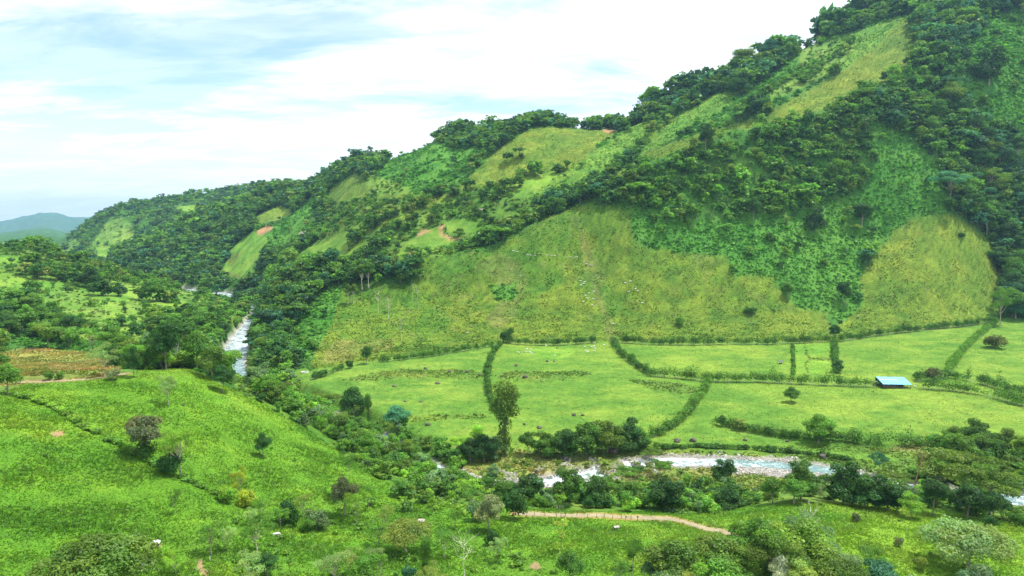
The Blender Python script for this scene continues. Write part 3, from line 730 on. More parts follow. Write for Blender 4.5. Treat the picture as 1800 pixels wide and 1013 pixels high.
def palm_crown(r):
    Q = []; C = []
    for i in range(14):
        a = i * 2.4; el = r.uniform(.2, 1.1)
        for s in range(9):
            t0 = s / 9; rr = .30 * t0; z = .80 + .16 * math.sin(el) * t0 - .30 * t0 * t0
            p = np.array([rr * math.cos(a), rr * math.sin(a), z]); d = np.array([math.cos(a), math.sin(a), 0]); sd = np.array([-d[1], d[0], -.35])
            w_ = .07 * math.sin(math.pi * min(1, t0 + .15)) + .01
            Q += [p, p + d * .03 + sd * w_, p + d * .045, p + d * .03 - np.array([-d[1], d[0], .35]) * w_]
            k = r.uniform(.8, 1.2); C += [[k, k, k]] * 4
    return np.array(Q), np.array(C)
LEAVES = dict(broad=(6500, .019), tall=(4200, .016), umbrella=(6500, .018), airy=(3600, .0125), column=(5000, .017), bushy=(7000, .023),
              shrub=(2400, .046), dome=(9500, .022), sprig=(260, .020), dead=(0, 0), palm=(0, 0))
def crown_arrays(kind, seed, n=None, size=None):
    r = np.random.default_rng(seed); L = kind_lobes(kind, r)
    if kind == 'palm': return palm_crown(r) + (L, r)
    n0, s0_ = LEAVES[kind]; n = n or n0; size = size or s0_
    if n == 0: return None, None, L, r
    V, c = lobes_to_leaves(L, n, size, r, up=-0.3 if kind != 'umbrella' else -0.1)
    return V, c, L, r
PROTO = {}
def proto(kind, var):
    key = (kind, var)
    if key not in PROTO:
        V, c, L, r = crown_arrays(kind, hash_seed(kind, var)); cm = None
        if V is not None:
            o = mesh_obj('crown', V, np.arange(len(V)).reshape(-1, 4), M_leaf, None, c); cm = o.data; bpy.data.objects.remove(o)
        tv, tf = kind_trunk(kind, L, r)
        o = mesh_obj('trunk', tv, tf, M_bark, None, None, True); tm = o.data; bpy.data.objects.remove(o)
        PROTO[key] = (cm, tm)
    return PROTO[key]
def hash_seed(kind, var): return sum(ord(ch) * (i + 3) for i, ch in enumerate(kind)) * 7 + var * 101
ZN = Vector((0, 0, 1))
PLANTED = []     # (x, y, radius) already taken by hand-placed plants
def plant(name, kind, var, x, y, height, tint, label, cat, group=None, width=1.0, rot=None, bark=(1, 1, 1), lean=(0, 0), zoff=0.0):
    cm, tm = proto(kind, var)
    z = float(gz(x, y)) + zoff
    e = bpy.data.objects.new(name, None); COL.objects.link(e); e.empty_display_size = 0.5
    e.location = (x, y, z); e.rotation_euler = (lean[0], lean[1], random.uniform(0, 6.28) if rot is None else rot)
    e.scale = (height * width, height * width, height)
    tag(e, label, cat, group)
    tr = bpy.data.objects.new('trunk', tm); COL.objects.link(tr); tr.parent = e; tr.color = (*bark, 1)
    if cm is not None:
        cr = bpy.data.objects.new('crown', cm); COL.objects.link(cr); cr.parent = e; cr.color = (*tint, 1)
    return e

# tints (real leaf colours)
T = dict(dark=(.042, .118, .022), deep=(.056, .155, .026), mid=(.102, .235, .030), fresh=(.135, .300, .030), bright=(.220, .410, .036),
         yellow=(.400, .480, .040), olive=(.138, .245, .030), gold=(.245, .340, .060), brown=(.150, .185, .070), grey=(.150, .260, .095),
         pale=(.270, .410, .120), rust=(.170, .210, .040), tan=(.310, .360, .130), teal=(.080, .240, .110), white=(.520, .600, .420), blue=(.046, .130, .052))

# ------------------------------------------------------------------ plants placed one by one
# (column, row of the foot, height in photo pixels, kind, variant, tint, width, label)
HAND = [
 (178,1042,112,'dome',0,'olive',1.15,'big olive green domed tree cut by the bottom edge, left of the white tarp shelter'),
 (258,803,72,'broad',1,'brown',1.25,'brown-leaved round tree in the gully hedge line of the left field'),
 (262,806,38,'shrub',0,'mid',.7,'dark green shrub at the foot of the brown-leaved gully tree'),
 (318,838,92,'airy',0,'bright',1.15,'light green open tree in the gully, just right of the brown-leaved tree'),
 (300,835,42,'shrub',1,'deep',.8,'dark bush under the light green open gully tree'),
 (423,878,58,'airy',1,'yellow',.8,'yellow-green sapling standing above the yellow bushes of the gully'),
 (398,884,34,'shrub',2,'bright',.75,'yellow-green bush at the left of the gully sapling'),
 (436,892,36,'shrub',3,'yellow',.8,'brightest yellow bush at the lower right of the gully sapling'),
 (462,803,44,'broad',2,'deep',.8,'small dark tree alone on the right part of the left field'),
 (460,742,24,'sprig',0,'yellow',.9,'pale yellow sprig on the slope above the small dark field tree'),
 (372,975,66,'airy',2,'fresh',1.1,'thin tree with pale stem right of the white tarp shelter'),
 (452,972,70,'airy',3,'fresh',1.2,'open green tree with a white trunk left of the white cow'),
 (309,905,48,'airy',4,'mid',.6,'slim green tree on the left field below the gully bushes'),
 (506,922,48,'shrub',4,'deep',.65,'round dark green bush above the white cow'),
 (470,1012,44,'broad',3,'deep',1.25,'small dark tree at the bottom edge below the white cow'),
 (606,908,72,'broad',4,'brown',.8,'dark brown-topped tree leaning out of the lower field edge'),
 (628,922,62,'airy',5,'bright',1.0,'light green tree right in front of the brown-topped tree'),
 (614,838,50,'airy',6,'mid',.8,'thin tree with bare stem above the brown-topped tree'),
 (560,930,40,'shrub',5,'grey',.8,'greyish green bush between the dark round bush and the brown-topped tree'),
 (540,935,28,'shrub',6,'fresh',.8,'low fresh green bush above and right of the white cow'),
 (714,972,64,'dome',1,'gold',.95,'round golden thin-leaved tree with a crooked white trunk'),
 (748,1035,92,'column',0,'mid',.45,'climber-wrapped pole of a tree right of the round golden tree'),
 (816,1018,88,'dead',0,'mid',1.1,'bare twiggy dead tree near the bottom, left of centre'),
 (860,935,64,'broad',5,'tan',1.05,'round tan and yellow tree beside the left end of the dirt road'),
 (866,958,32,'shrub',7,'deep',.7,'small dark bush below the round tan tree'),
 (903,912,58,'shrub',0,'deep',.62,'dark bushy tree at the left end of the dirt road'),
 (986,968,60,'sprig',1,'yellow',1.3,'bright yellow-green sapling in the meadow below the dirt road'),
 (1112,1018,84,'airy',7,'mid',.55,'thin tall tree with bare stem at the bottom, right of centre'),
 (1000,1030,66,'broad',6,'mid',1.0,'dark green tree at the bottom edge below the yellow-green sapling'),
 (640,1035,60,'broad',7,'fresh',1.2,'fresh green bushy tree at the bottom edge, left of the golden tree'),
 (590,1030,66,'airy',0,'pale',1.3,'pale thin-leaved tree at the bottom edge, between dark tree and golden tree'),
 (665,960,44,'airy',2,'fresh',1.4,'loose green tree just left of the round golden tree'),
 (718,1020,30,'shrub',1,'teal',.7,'blue-green bush at the foot of the climber-wrapped pole tree'),
 (800,930,38,'airy',3,'fresh',.9,'small fresh green tree between the golden tree and the tan tree'),
 (760,905,30,'airy',4,'bright',.9,'small bright tree on the meadow edge left of the tan tree'),
 (840,915,38,'shrub',2,'grey',.8,'grey-green shrub left of the round tan tree'),
 (1185,1040,96,'broad',0,'olive',1.35,'wide olive tree at the bottom, left end of the big tree cluster'),
 (1150,1030,60,'broad',5,'grey',1.2,'grey-green tree at the bottom, outer left of the olive tree cluster'),
 (1262,1035,92,'broad',1,'olive',1.25,'tall olive tree in the middle of the bottom right cluster'),
 (1330,1015,110,'broad',4,'fresh',1.0,'green tree behind the olive trees of the bottom right cluster'),
 (1318,985,50,'airy',5,'mid',1.3,'loose tree by the right end of the dirt road'),
 (1362,1035,112,'umbrella',0,'olive',.85,'spreading olive tree of the bottom right cluster, below the bare-topped tree'),
 (1412,990,104,'airy',6,'grey',1.15,'grey-green open tree on the right of the bottom right cluster'),
 (1422,965,86,'dead',1,'mid',.9,'bare branched tree sticking out of the bottom right cluster'),
 (1372,1055,84,'broad',2,'white',.8,'whitish-green crown at the bottom edge in the right cluster'),
 (1405,1060,80,'broad',3,'yellow',.9,'yellow-green crown beside the whitish crown at the bottom edge'),
 (1470,1060,92,'dome',2,'olive',.9,'low olive brown tree at the bottom edge right of the yellow-green crown'),
 (1550,1050,66,'broad',5,'teal',1.5,'blue-green tree at the bottom edge, right of the olive brown one'),
 (1700,1005,96,'dome',3,'pale',1.05,'large pale green spreading tree alone in the bottom right meadow'),
 (1718,1045,58,'broad',6,'grey',1.3,'grey-green small tree at the bottom edge below the pale spreading tree'),
 (1602,912,46,'broad',7,'bright',1.15,'light yellow-green round tree at the upper edge of the right meadow'),
 (1505,918,18,'shrub',3,'brown',.75,'small reddish bush in the upper part of the right meadow'),
 (1579,960,20,'shrub',4,'tan',.65,'small pinkish-tan bush in the middle of the right meadow'),
 (1618,1002,28,'shrub',5,'gold',.65,'yellowish bush left of the large pale spreading tree'),
 (1790,925,30,'shrub',6,'mid',.8,'dark green shrub at the right edge of the lower meadow'),
 (1742,925,22,'shrub',7,'deep',.9,'small dark bush above the large pale spreading tree'),
 (1690,893,112,'umbrella',1,'olive',.95,'huge spreading olive tree on the river bank at right'),
 (1650,870,86,'broad',0,'gold',1.15,'golden green crown left of the huge spreading river tree'),
 (1740,905,96,'umbrella',0,'olive',.85,'broad olive tree right of the huge spreading river tree'),
 (1640,905,66,'broad',1,'dark',1.0,'dark tree under the left side of the huge river tree'),
 (1700,910,62,'broad',3,'dark',1.2,'dark tree under the middle of the huge river tree'),
 (1745,915,52,'broad',4,'deep',1.2,'dark tree under the right side of the huge river tree'),
 (1482,885,78,'broad',2,'deep',.9,'tall dark green tree on the near river bank, right of the white rapids'),
 (1520,892,62,'broad',5,'deep',1.1,'dark green tree in the bank row, second right of the white rapids'),
 (1560,897,60,'broad',6,'dark',1.1,'dark tree in the bank row, next to the light round tree'),
 (1408,878,70,'broad',7,'mid',.85,'dark pointed tree on the near bank left of the white rapids'),
 (1395,885,44,'broad',0,'fresh',1.5,'wide green tree at the meadow edge below the dark pointed tree'),
 (1440,885,42,'airy',1,'pale',1.1,'pale leafy tree at the meadow edge left of the white rapids'),
 (1357,885,46,'broad',1,'mid',1.2,'green tree left of the wide meadow-edge tree'),
 (1273,850,46,'broad',2,'deep',.95,'dark green tree standing alone on the gravel bank scrub'),
 (1000,888,66,'broad',3,'mid',.8,'tall green tree in the near bank belt beside the left river glimpse'),
 (1048,892,52,'broad',4,'deep',1.0,'dark green tree in the near bank belt, right of the tall one'),
 (1105,888,48,'broad',5,'mid',1.1,'green tree in the middle of the near bank belt'),
 (1168,898,60,'broad',6,'dark',1.05,'darkest round tree in the near bank belt above the road'),
 (930,885,52,'broad',7,'deep',1.1,'dark green tree in the near bank belt left of the left river glimpse'),
 (885,880,44,'broad',0,'mid',1.1,'green tree in the near bank belt above the dark bushy road tree'),
 (1280,892,42,'broad',1,'deep',1.2,'dark tree in the near bank belt above the road bend'),
 (1100,850,32,'umbrella',0,'fresh',1.1,'feathery green tree between the near bank belt and the gravel'),
 (1160,840,34,'umbrella',1,'fresh',1.1,'feathery green tree overhanging the white rapids'),
 (1145,812,26,'umbrella',0,'olive',1.1,'flat olive tree on the river islet'),
 (1580,862,34,'umbrella',1,'olive',1.3,'flat olive tree in front of the river below the leaning bare trunk'),
 (1545,835,44,'umbrella',0,'teal',.6,'thin dark tree before the river right of the bank row'),
 (888,800,126,'column',1,'olive',.75,'very tall climber-covered tree standing at the pasture edge in the centre'),
 (850,812,50,'broad',2,'dark',1.25,'blackish green wide tree at the foot of the very tall central tree'),
 (826,812,44,'broad',3,'dark',1.1,'dark tree left end of the clump by the very tall central tree'),
 (928,800,42,'broad',4,'mid',1.0,'leafy green tree just right of the very tall central tree'),
 (960,802,48,'broad',5,'mid',.95,'green tree in the far bank row, second right of the very tall tree'),
 (992,803,52,'broad',6,'deep',.9,'dark green tree in the far bank row above the gravel bar'),
 (1030,802,60,'broad',7,'mid',.95,'tall green tree of the far bank row, left of the brown boulder'),
 (1068,796,66,'broad',0,'olive',.95,'tallest olive tree of the far bank row above the brown boulder'),
 (1104,790,58,'broad',1,'deep',.95,'dark tree at the right end of the far bank row'),
 (1128,785,32,'broad',2,'fresh',1.1,'low green tree where the curved hedge meets the river'),
 (622,738,60,'broad',3,'deep',1.05,'dark blue-green round tree left edge of the flat pasture'),
 (648,742,48,'column',2,'mid',.5,'narrow climber-covered tree beside the dark round pasture-edge tree'),
 (560,735,50,'umbrella',1,'olive',1.2,'wide olive tree in the gorge left of the dark round pasture-edge tree'),
 (503,700,30,'broad',4,'rust',1.1,'orange-brown small tree in the gorge below the river glimpse'),
 (312,648,92,'tall',0,'mid',1.35,'tall tree with a long white trunk at the crest of the left field'),
 (292,650,84,'broad',5,'deep',.8,'large dark tree left of the white-trunked crest tree'),
 (345,652,70,'broad',6,'mid',.9,'dark green tree right of the white-trunked crest tree'),
 (372,668,62,'broad',7,'olive',.95,'olive green tree on the crest, right of the white-trunked group'),
 (392,690,50,'broad',0,'deep',1.0,'dark tree on the crest slope beside the white river'),
 (268,648,62,'broad',1,'mid',.9,'green tree in the crest group, left of the large dark one'),
 (236,664,56,'broad',2,'deep',.65,'dark climber-covered bushy tree at the end of the left dirt path'),
 (184,662,58,'airy',2,'pale',1.1,'pale blue-green loose tree above the left dirt path'),
 (200,668,24,'shrub',1,'tan',.9,'tan shrub leaning over the left dirt path'),
 (14,694,56,'broad',3,'fresh',1.1,'bright-topped dark tree at the left picture edge'),
 (-12,660,50,'broad',4,'mid',1.3,'green tree cut by the left picture edge'),
 (296,712,54,'airy',3,'pale',.95,'pale see-through tree on the bright field below the crest group'),
 (86,668,16,'shrub',2,'mid',.8,'small green bush at the left path, left one of a pair'),
 (104,667,14,'shrub',3,'fresh',.8,'small green bush at the left path, right one of a pair'),
 (1391,708,29,'broad',2,'mid',1.25,'lone small spreading tree in the pasture below the long hedge'),
 (1750,612,27,'treeshrub',4,'rust',1.1,'reddish-brown domed tree in the far right pasture'),
 (1643,670,27,'treeshrub',0,'brown',.9,'brownish round tree beside the blue-roofed barn'),
 (1612,668,16,'shrub',4,'deep',.7,'small dark bush just right of the blue-roofed barn'),
 (890,602,27,'shrub',5,'deep',.7,'dark round bush at the corner of the central hedges'),
 (644,640,32,'broad',5,'mid',.9,'small green tree left of the thin pasture hedge'),
 (614,648,16,'shrub',6,'deep',.7,'small dark bush left of the small tree by the thin hedge'),
 (708,749,24,'shrub',7,'fresh',.75,'round green bush in the lower left of the flat pasture'),
 (1758,572,72,'airy',4,'fresh',.75,'tall loose tree at the hedge corner in the right'),
 (1468,600,30,'broad',6,'deep',.9,'dark tree at the top of the short vertical hedge'),
 (1472,655,22,'broad',7,'deep',1.1,'dark tree at the foot of the short vertical hedge'),
 (1195,572,16,'shrub',0,'fresh',.8,'fresh green bush low on the grassy hill face'),
 (1318,552,14,'shrub',1,'mid',1.2,'dark low bush on the grassy hill face left of the overgrown gully'),
 (1433,408,46,'bushy',1,'dark',.8,'dark round tree alone on the bright overgrown slope'),
 (1515,398,40,'broad',1,'deep',1.2,'dark flat-topped tree on the bright overgrown slope'),
 (1690,418,10,'shrub',2,'deep',1.0,'single dark bush on the yellow rounded pasture at right'),
 (1738,148,62,'bushy',2,'dark',1.05,'big dark tree on the bright slope at the upper right'),
 (1325,385,38,'broad',3,'deep',.9,'dark tree at the lower edge of the wood above the overgrown slope'),
 (1470,325,50,'bushy',0,'fresh',.9,'large flat green crown in the wood above the overgrown slope'),
 (1240,265,40,'broad',4,'dark',.9,'dark rounded tree on the ridge above the wooded slope'),
 (1485,535,40,'broad',5,'deep',.9,'dark tree in the lower overgrown gully'),
 (1385,525,28,'broad',6,'mid',.9,'green tree on the left rim of the lower overgrown gully'),
 (612,534,34,'tall',1,'olive',.8,'slim tree with bare trunk left of the hillside grove'),
 (622,534,34,'tall',2,'olive',.8,'second slim bare-trunked tree left of the hillside grove'),
 (637,508,42,'tall',3,'olive',1.1,'straight pale-trunked tree in the hillside grove'),
 (648,506,44,'tall',4,'mid',1.1,'pale-trunked tree in the middle of the hillside grove'),
 (665,550,42,'dead',2,'mid',.9,'bare white tree with curved stem on the grassy hill face'),
 (683,562,42,'dead',3,'mid',.9,'bare white tree right of the curved one on the hill face'),
 (735,546,42,'dead',4,'mid',.5,'tall bare white stem at the right of the hill face dead trees'),
 (726,530,34,'dead',5,'mid',.5,'thin bare stem just left of the tall bare white stem'),
 (706,600,42,'dead',6,'mid',.6,'small greyish bare tree low on the grassy hill face'),
]
for (px, py, hp, kind, var, tint, wd, lab) in HAND:
    off = 0
    asbush = kind == 'shrub'
    if kind == 'treeshrub': kind = 'shrub'
    if kind == 'broad' and ('bank' in lab or 'curved hedge meets' in lab): kind = 'bushy'; wd *= 1.15
    p = hit(px, min(py, 1040))
    if py > 1013:
        p = hit(px, py)
    hgt = hp * p[1] / FPX * 1.04
    low = asbush
    bark = (1.9, 2.0, 2.0) if (kind in ('dead', 'tall') or 'white trunk' in lab or 'crooked white' in lab) else ((1.3, 1.25, 1.2) if kind == 'airy' else (.8, .8, .8))
    plant('bush' if low else 'tree', kind, var, p[0], p[1], hgt, T[tint], lab, 'bush' if low else 'tree', None, wd, bark=bark)
    PLANTED.append((p[0], p[1], hgt * 0.22 * wd + 1.0))
PL = np.array(PLANTED)

# ------------------------------------------------------------------ forests and scattered trees
dA = np.gradient(ga)[:, None] * GY; dY = np.gradient(gy)[None, :]
cell = dA * dY
treeD = np.array([CLS[c][2] for c in CN]); bushD = np.array([CLS[c][3] for c in CN])
inview = (PX > -160) & (PX < 1960) & (PY < 1090) & (GY < 3200)
# only ground one sees, plus a margin behind each crest for other viewpoints
visd = slope_t >= runmax - np.where(GY > 1700, .008, .018)
rdmask = RIVD > 1.5
def scatter(dens, total_cap, spacing, seed, scale_far=None):
    r = np.random.default_rng(seed)
    wgt = (dens * cell * inview * visd * rdmask); tot = wgt.sum(); n = int(min(tot * 1.25, total_cap * 1.5))
    cs = np.cumsum(wgt.ravel()); pick = np.searchsorted(cs, r.random(n) * cs[-1])
    pick = np.clip(pick, 0, NA * NY - 1); i, j = np.divmod(pick, NY)
    a = ga[i] + r.uniform(-.5, .5, n) * (ga[1] - ga[0]); y = gy[j] * np.exp(r.uniform(-.5, .5, n) * (gl[1] - gl[0])); x = a * y
    # keep one per cell of the spacing grid
    sp = spacing(y); lv = np.round(np.log2(np.maximum(sp, .5)) * 2); s_ = 2 ** (lv / 2)
    key = np.stack([np.floor(x / s_), np.floor(y / s_), lv], 1).astype(np.int64)
    _, u_ = np.unique(key, axis=0, return_index=True)
    u_ = np.sort(u_)[:total_cap]
    keep = np.ones(len(u_), bool); xx, yy = x[u_], y[u_]
    for (hx, hy, hr) in PL: keep &= np.hypot(xx - hx, yy - hy) > hr
    u_ = u_[keep]
    return x[u_], y[u_], reg[i[u_], j[u_]], PX[i[u_], j[u_]], PY[i[u_], j[u_]]
# patchiness and the lines of trees between fields
dens = treeD[reg] * np.where(GY > 1700, 0.42, 1.0) * np.where(GY > 2500, 0.6, 1.0)
steep = np.sqrt(1 + (np.gradient(Z, axis=1) / np.gradient(GY, axis=1)) ** 2)
dens = dens * sstep(-1.3, 0.0, fbm(GX, GY, 55, 3, 401)) * 1.12 * np.clip(steep, 1, 1.8)
TREELINES = [   # rows of trees along edges and gullies, in photo pixels: points, width m, density
 ([(1255,165),(1180,210),(1130,245),(1100,285)], 5, 1/60.), ([(1420,120),(1350,165),(1300,205),(1235,230)], 9, 1/60.),
 ([(860,272),(820,310),(780,340),(740,352)], 9, 1/55.), ([(990,300),(960,308),(925,312)], 9, 1/90.), ([(900,335),(850,345),(800,345)], 13, 1/60.),
 ([(1085,306),(1050,318),(1010,335),(960,358),(930,380),(880,402),(850,428),(810,440)], 9, 1/60.),
 ([(1150,225),(1140,245)], 6, 1/50.), ([(930,275),(880,290)], 5, 1/300.),
 ([(620,430),(650,400),(680,385),(740,360)], 14, 1/55.), ([(700,400),(670,440),(640,462),(600,480)], 18, 1/55.),
 ([(720,470),(660,490),(610,490),(560,500)], 16, 1/50.), ([(0,545),(60,560),(150,600)], 25, 1/120.),
 ([(1500,68),(1440,120),(1400,150)], 10, 1/70.), ([(1612,40),(1625,100),(1600,140),(1540,160),(1500,180),(1450,215)], 12, 1/60.),
 ([(0,432),(60,440),(140,470),(190,480),(140,500),(60,480)], 20, 1/60.), ([(170,520),(250,530),(300,530)], 10, 1/55.),
]
for pts, wd_, dn in TREELINES:
    P = [hit(a, b) for a, b in pts]
    ys = [p[1] for p in P]
    s_ = np.nonzero((GY > min(ys) - 60) & (GY < max(ys) + 60) & (PX > min(p[0] for p in pts) - 60) & (PX < max(p[0] for p in pts) + 60))
    d_, _ = seg_dist(GX[s_], GY[s_], [(p[0], p[1]) for p in P])
    dens[s_] = np.maximum(dens[s_], dn * (d_ < wd_ * (1 + .5 * fbm(GX[s_], GY[s_], 20, 2, 77))))
# keep the crest edge, roads and clearings free
def clear(pts, wd_, arr):
    P = [hit(a, b) for a, b in pts]
    d_, _ = seg_dist(GX, GY, [(p[0], p[1]) for p in P]); arr[d_ < wd_] = 0
for k_ in (0, 1): dens[seg_dist(GX, GY, ROADP[k_][::4, :2])[0] < 5] = 0
sel_skip = (PX > 400) & (PX < 440) & (PY > 560) & (PY < 655)
sp_fun = lambda y: np.where(y < 700, 6.0, np.where(y < 1700, 6.6, 9.5))
tx, ty, tr_, tpx, tpy = scatter(dens, 19000, sp_fun, 61)
NT_ = len(tx); r = np.random.default_rng(77)
far = ty > 1700
th = np.where(far, r.uniform(15, 24, NT_), r.uniform(11, 21, NT_)) * np.where((tr_ == CI['open']) | (tr_ == CI['scrub']), .62, 1) * np.where(r.random(NT_) < .08, 1.35, 1) * np.where(tr_ == CI['wood'], .66, 1) * np.where(tr_ == CI['meadow'], .75, 1)
th = th * np.where(np.abs(grid_at(TK, tx, ty) - 12) < .12, np.where(tpx > 1115, 1.5, 1.15) + .35 * (r.random(NT_) < .25), 1)
th = th * np.where((tpx > 1110) & (ty > 750) & (tr_ == CI['forest']), r.uniform(1.0, 1.75, NT_), 1)
th = th * np.where(ty < 330, .62, 1) * np.where((tr_ == CI['slope']) | (tr_ == CI['slopeb']) | (tr_ == CI['vine']), .7, 1)
tz = gz(tx, ty)
# crowns must not stand in front of ground that the photo shows as open grass
def class_at(px, py, base):
    out = base.copy()
    for name, poly in POLY:
        if poly: m_ = inpoly(px, py, poly); out[m_] = CI[name]
    return out
u1, v1 = project(tx, ty, tz + th * .8); u2, v2 = project(tx, ty, tz + th * .35)
opn = np.isin(np.arange(len(CN)), [CI[c] for c in ('rough', 'dry', 'slope', 'slopeb', 'field', 'bright', 'soil', 'pale', 'cane', 'cut', 'roughg', 'vine', 'weedy', 'open')])
c1, c2 = class_at(u1, v1, tr_.copy()), class_at(u2, v2, tr_.copy())
rej = (opn[c1] & ~opn[tr_] & (r.random(NT_) < .72)) | (opn[c2] & ~opn[tr_] & (r.random(NT_) < .9))
rej &= (ty > 420) & (ty < 3300)
# a tree on the far side of the left crest may not hide the white river
rx, ry_ = project(tx, ty, tz + th)
hide = (ty < 1050) & (ty > 330) & (rx > 399) & (rx < 440) & (tpy > 590) & (ry_ < 655) & (tx / ty < -0.3)
hide |= (rx > 428) & (rx < 454) & (ry_ < 575) & (tpy > 553) & (ty > 500) & (ty < 1000)
hide |= (rx > 312) & (rx < 350) & (ry_ < 510) & (tpy > 506) & (ty < 1380)
hide |= (rx > 372) & (rx < 415) & (ry_ < 524) & (tpy > 520) & (ty < 1290)
hide |= (ty < 345) & (rx > 1050) & (rx < 1560) & (ry_ < 838) & (tpy > 842) & (r.random(NT_) < .55)
row_ = np.interp(rx, [920, 1100, 1180, 1240, 1290], [900, 905, 910, 925, 934])
hide |= (ty < 245) & (rx > 905) & (rx < 1300) & (ry_ < row_ + 8) & (tpy > row_)
hide |= (ty < 300) & (rx > 1762) & (ry_ < 900) & (tpy > 880)
hide |= (tpx < 215) & (ty < 470) & (ty > 280)
hide |= (ty < 345) & (rx > 880) & (rx < 985) & (ry_ < 856) & (tpy > 858)
keep = ~hide & ~rej
tx, ty, tz, tr_, tpx, tpy, th, far = [q[keep] for q in (tx, ty, tz, tr_, tpx, tpy, th, far)]; NT_ = len(tx)
n_a = fbm(tx, ty, 120, 3, 501); n_b = r.random(NT_)
kinds = np.array(['broad', 'broad', 'bushy', 'tall', 'umbrella', 'column', 'airy', 'broad'])[r.integers(0, 8, NT_)]
kinds = np.where((tr_ == CI['meadow']), 'airy', kinds)
kinds = np.where((tr_ == CI['scrub']) & (r.random(NT_) < .55), 'bushy', kinds)
tint = np.empty((NT_, 3)); tname = np.empty(NT_, object)
pal = {'forest': ['dark', 'deep', 'deep', 'mid', 'blue', 'teal', 'mid', 'fresh', 'deep', 'olive'], 'wood': ['deep', 'mid', 'mid', 'olive', 'fresh', 'deep', 'fresh', 'mid', 'gold'],
       'scrub': ['mid', 'fresh', 'olive', 'deep', 'fresh', 'grey', 'mid', 'bright'], 'copse': ['olive', 'olive', 'fresh', 'grey', 'mid', 'gold'], 'mixed': ['deep', 'mid', 'fresh', 'olive', 'mid', 'dark', 'fresh'], 'meadow': ['fresh', 'bright', 'pale', 'mid', 'gold']}
for i in range(NT_):
    p_ = pal.get(CN[tr_[i]], pal['wood'])
    if ty[i] > 1500 and CN[tr_[i]] == 'wood': p_ = pal['forest']
    k_ = p_[int(n_b[i] * 0.999 * len(p_))]
    tname[i] = k_; tint[i] = T[k_]
tint *= (1 + .2 * n_a[:, None]) * r.uniform(.85, 1.4, (NT_, 1))
tvis = grid_at(VIS.astype(float), tx, ty) > 0.4
ttx, tty_ = project(tx, ty, tz + th * .8)
onpic = (ttx > -10) & (ttx < 1810) & (tty_ > -5) & (tty_ < 1020)
size_px = th / ty * FPX
order = np.argsort(-np.where(tvis & onpic, size_px, 0))
NIND = 300 - sum(1 for h_ in HAND if h_[3] != 'shrub')
ind = order[:NIND]; is_ind = np.zeros(NT_, bool); is_ind[ind] = True
# ------------------------------------------------------------------ the largest of the scattered trees, each a tree of its own
COLW = dict(dark='very dark', deep='dark green', mid='mid green', fresh='fresh green', bright='bright green', yellow='yellow-green', olive='olive',
            gold='golden', brown='brownish', grey='grey-green', pale='pale', rust='rusty', tan='tan', teal='blue-green', white='whitish', blue='dark blue-green')
SHAPE = dict(broad='round-crowned', tall='slim high-crowned', umbrella='flat-topped', column='narrow climber-covered', bushy='bushy', airy='loose-crowned')
def place_phrase(px, py, y):
    if y < 345 and px > 780:
        if px < 1000: ph = 'near river bank, left of the gravel'
        elif px < 1300: ph = 'near river bank above the dirt road'
        elif px < 1600: ph = 'near river bank behind the right meadow'
        else: ph = 'river bank thicket at right edge'
    elif py > 640 and px < 560: ph = 'gorge behind the left field crest'
    elif py > 640 and px < 720: ph = 'gorge beside the flat pasture'
    elif py > 700 and px < 900: ph = 'thicket between left field and river'
    elif py > 640: ph = 'thicket between pasture and river'
    elif px < 300 and py > 540: ph = 'bushy hillside above the cane field'
    elif px < 440 and py > 540: ph = 'wood left of the white river'
    elif px < 480: ph = 'low ridge at the far left'
    elif px < 620 and py > 480: ph = 'wooded slope right of the river'
    elif px < 780: ph = 'grove atop the grassy hill face'
    elif px < 1050: ph = 'upper pastures in the middle'
    elif px < 1300: ph = 'wood above overgrown slope, left part'
    elif px < 1560: ph = 'wood above overgrown slope, right part'
    else: ph = 'steep forest along right edge'
    return ph, ph
# within each place and look, trees are told apart by their order from left to right where they are few
info = []
for i in ind:
    ph, grp = place_phrase(tpx[i], tpy[i], ty[i]); info.append((i, ph, grp, f"{COLW[tname[i]]} {SHAPE[kinds[i]]} tree"))
from collections import defaultdict
buckets = defaultdict(list)
for t_ in info: buckets[(t_[1], t_[3])].append(t_)
ORD = ['leftmost', 'second from left', 'third from left', 'fourth from left', 'fifth from left', 'sixth from left', 'seventh from left', 'eighth from left', 'ninth from left']
LAB = {}
for (ph, look), L_ in buckets.items():
    L_.sort(key=lambda q: ttx[q[0]])
    for k_, q in enumerate(L_):
        if len(L_) == 1: LAB[q[0]] = f"the only {look}, {ph}"
        else: LAB[q[0]] = f"{look}, {ORD[k_]}, {ph}" if k_ < 9 else f"{look}, right end, {ph}"
for (i, ph, grp, look) in info:
    wd_ = 1.0 + (0.25 if kinds[i] == 'broad' else 0.1)
    if kinds[i] == 'umbrella': wd_ = .85
    plant('tree', kinds[i], int(r.integers(0, 5)), tx[i], ty[i], th[i], tint[i], LAB[i], 'tree', 'trees of the ' + grp, wd_, bark=(1.2, 1.2, 1.2) if kinds[i] in ('tall', 'airy') else (.8, .8, .8))

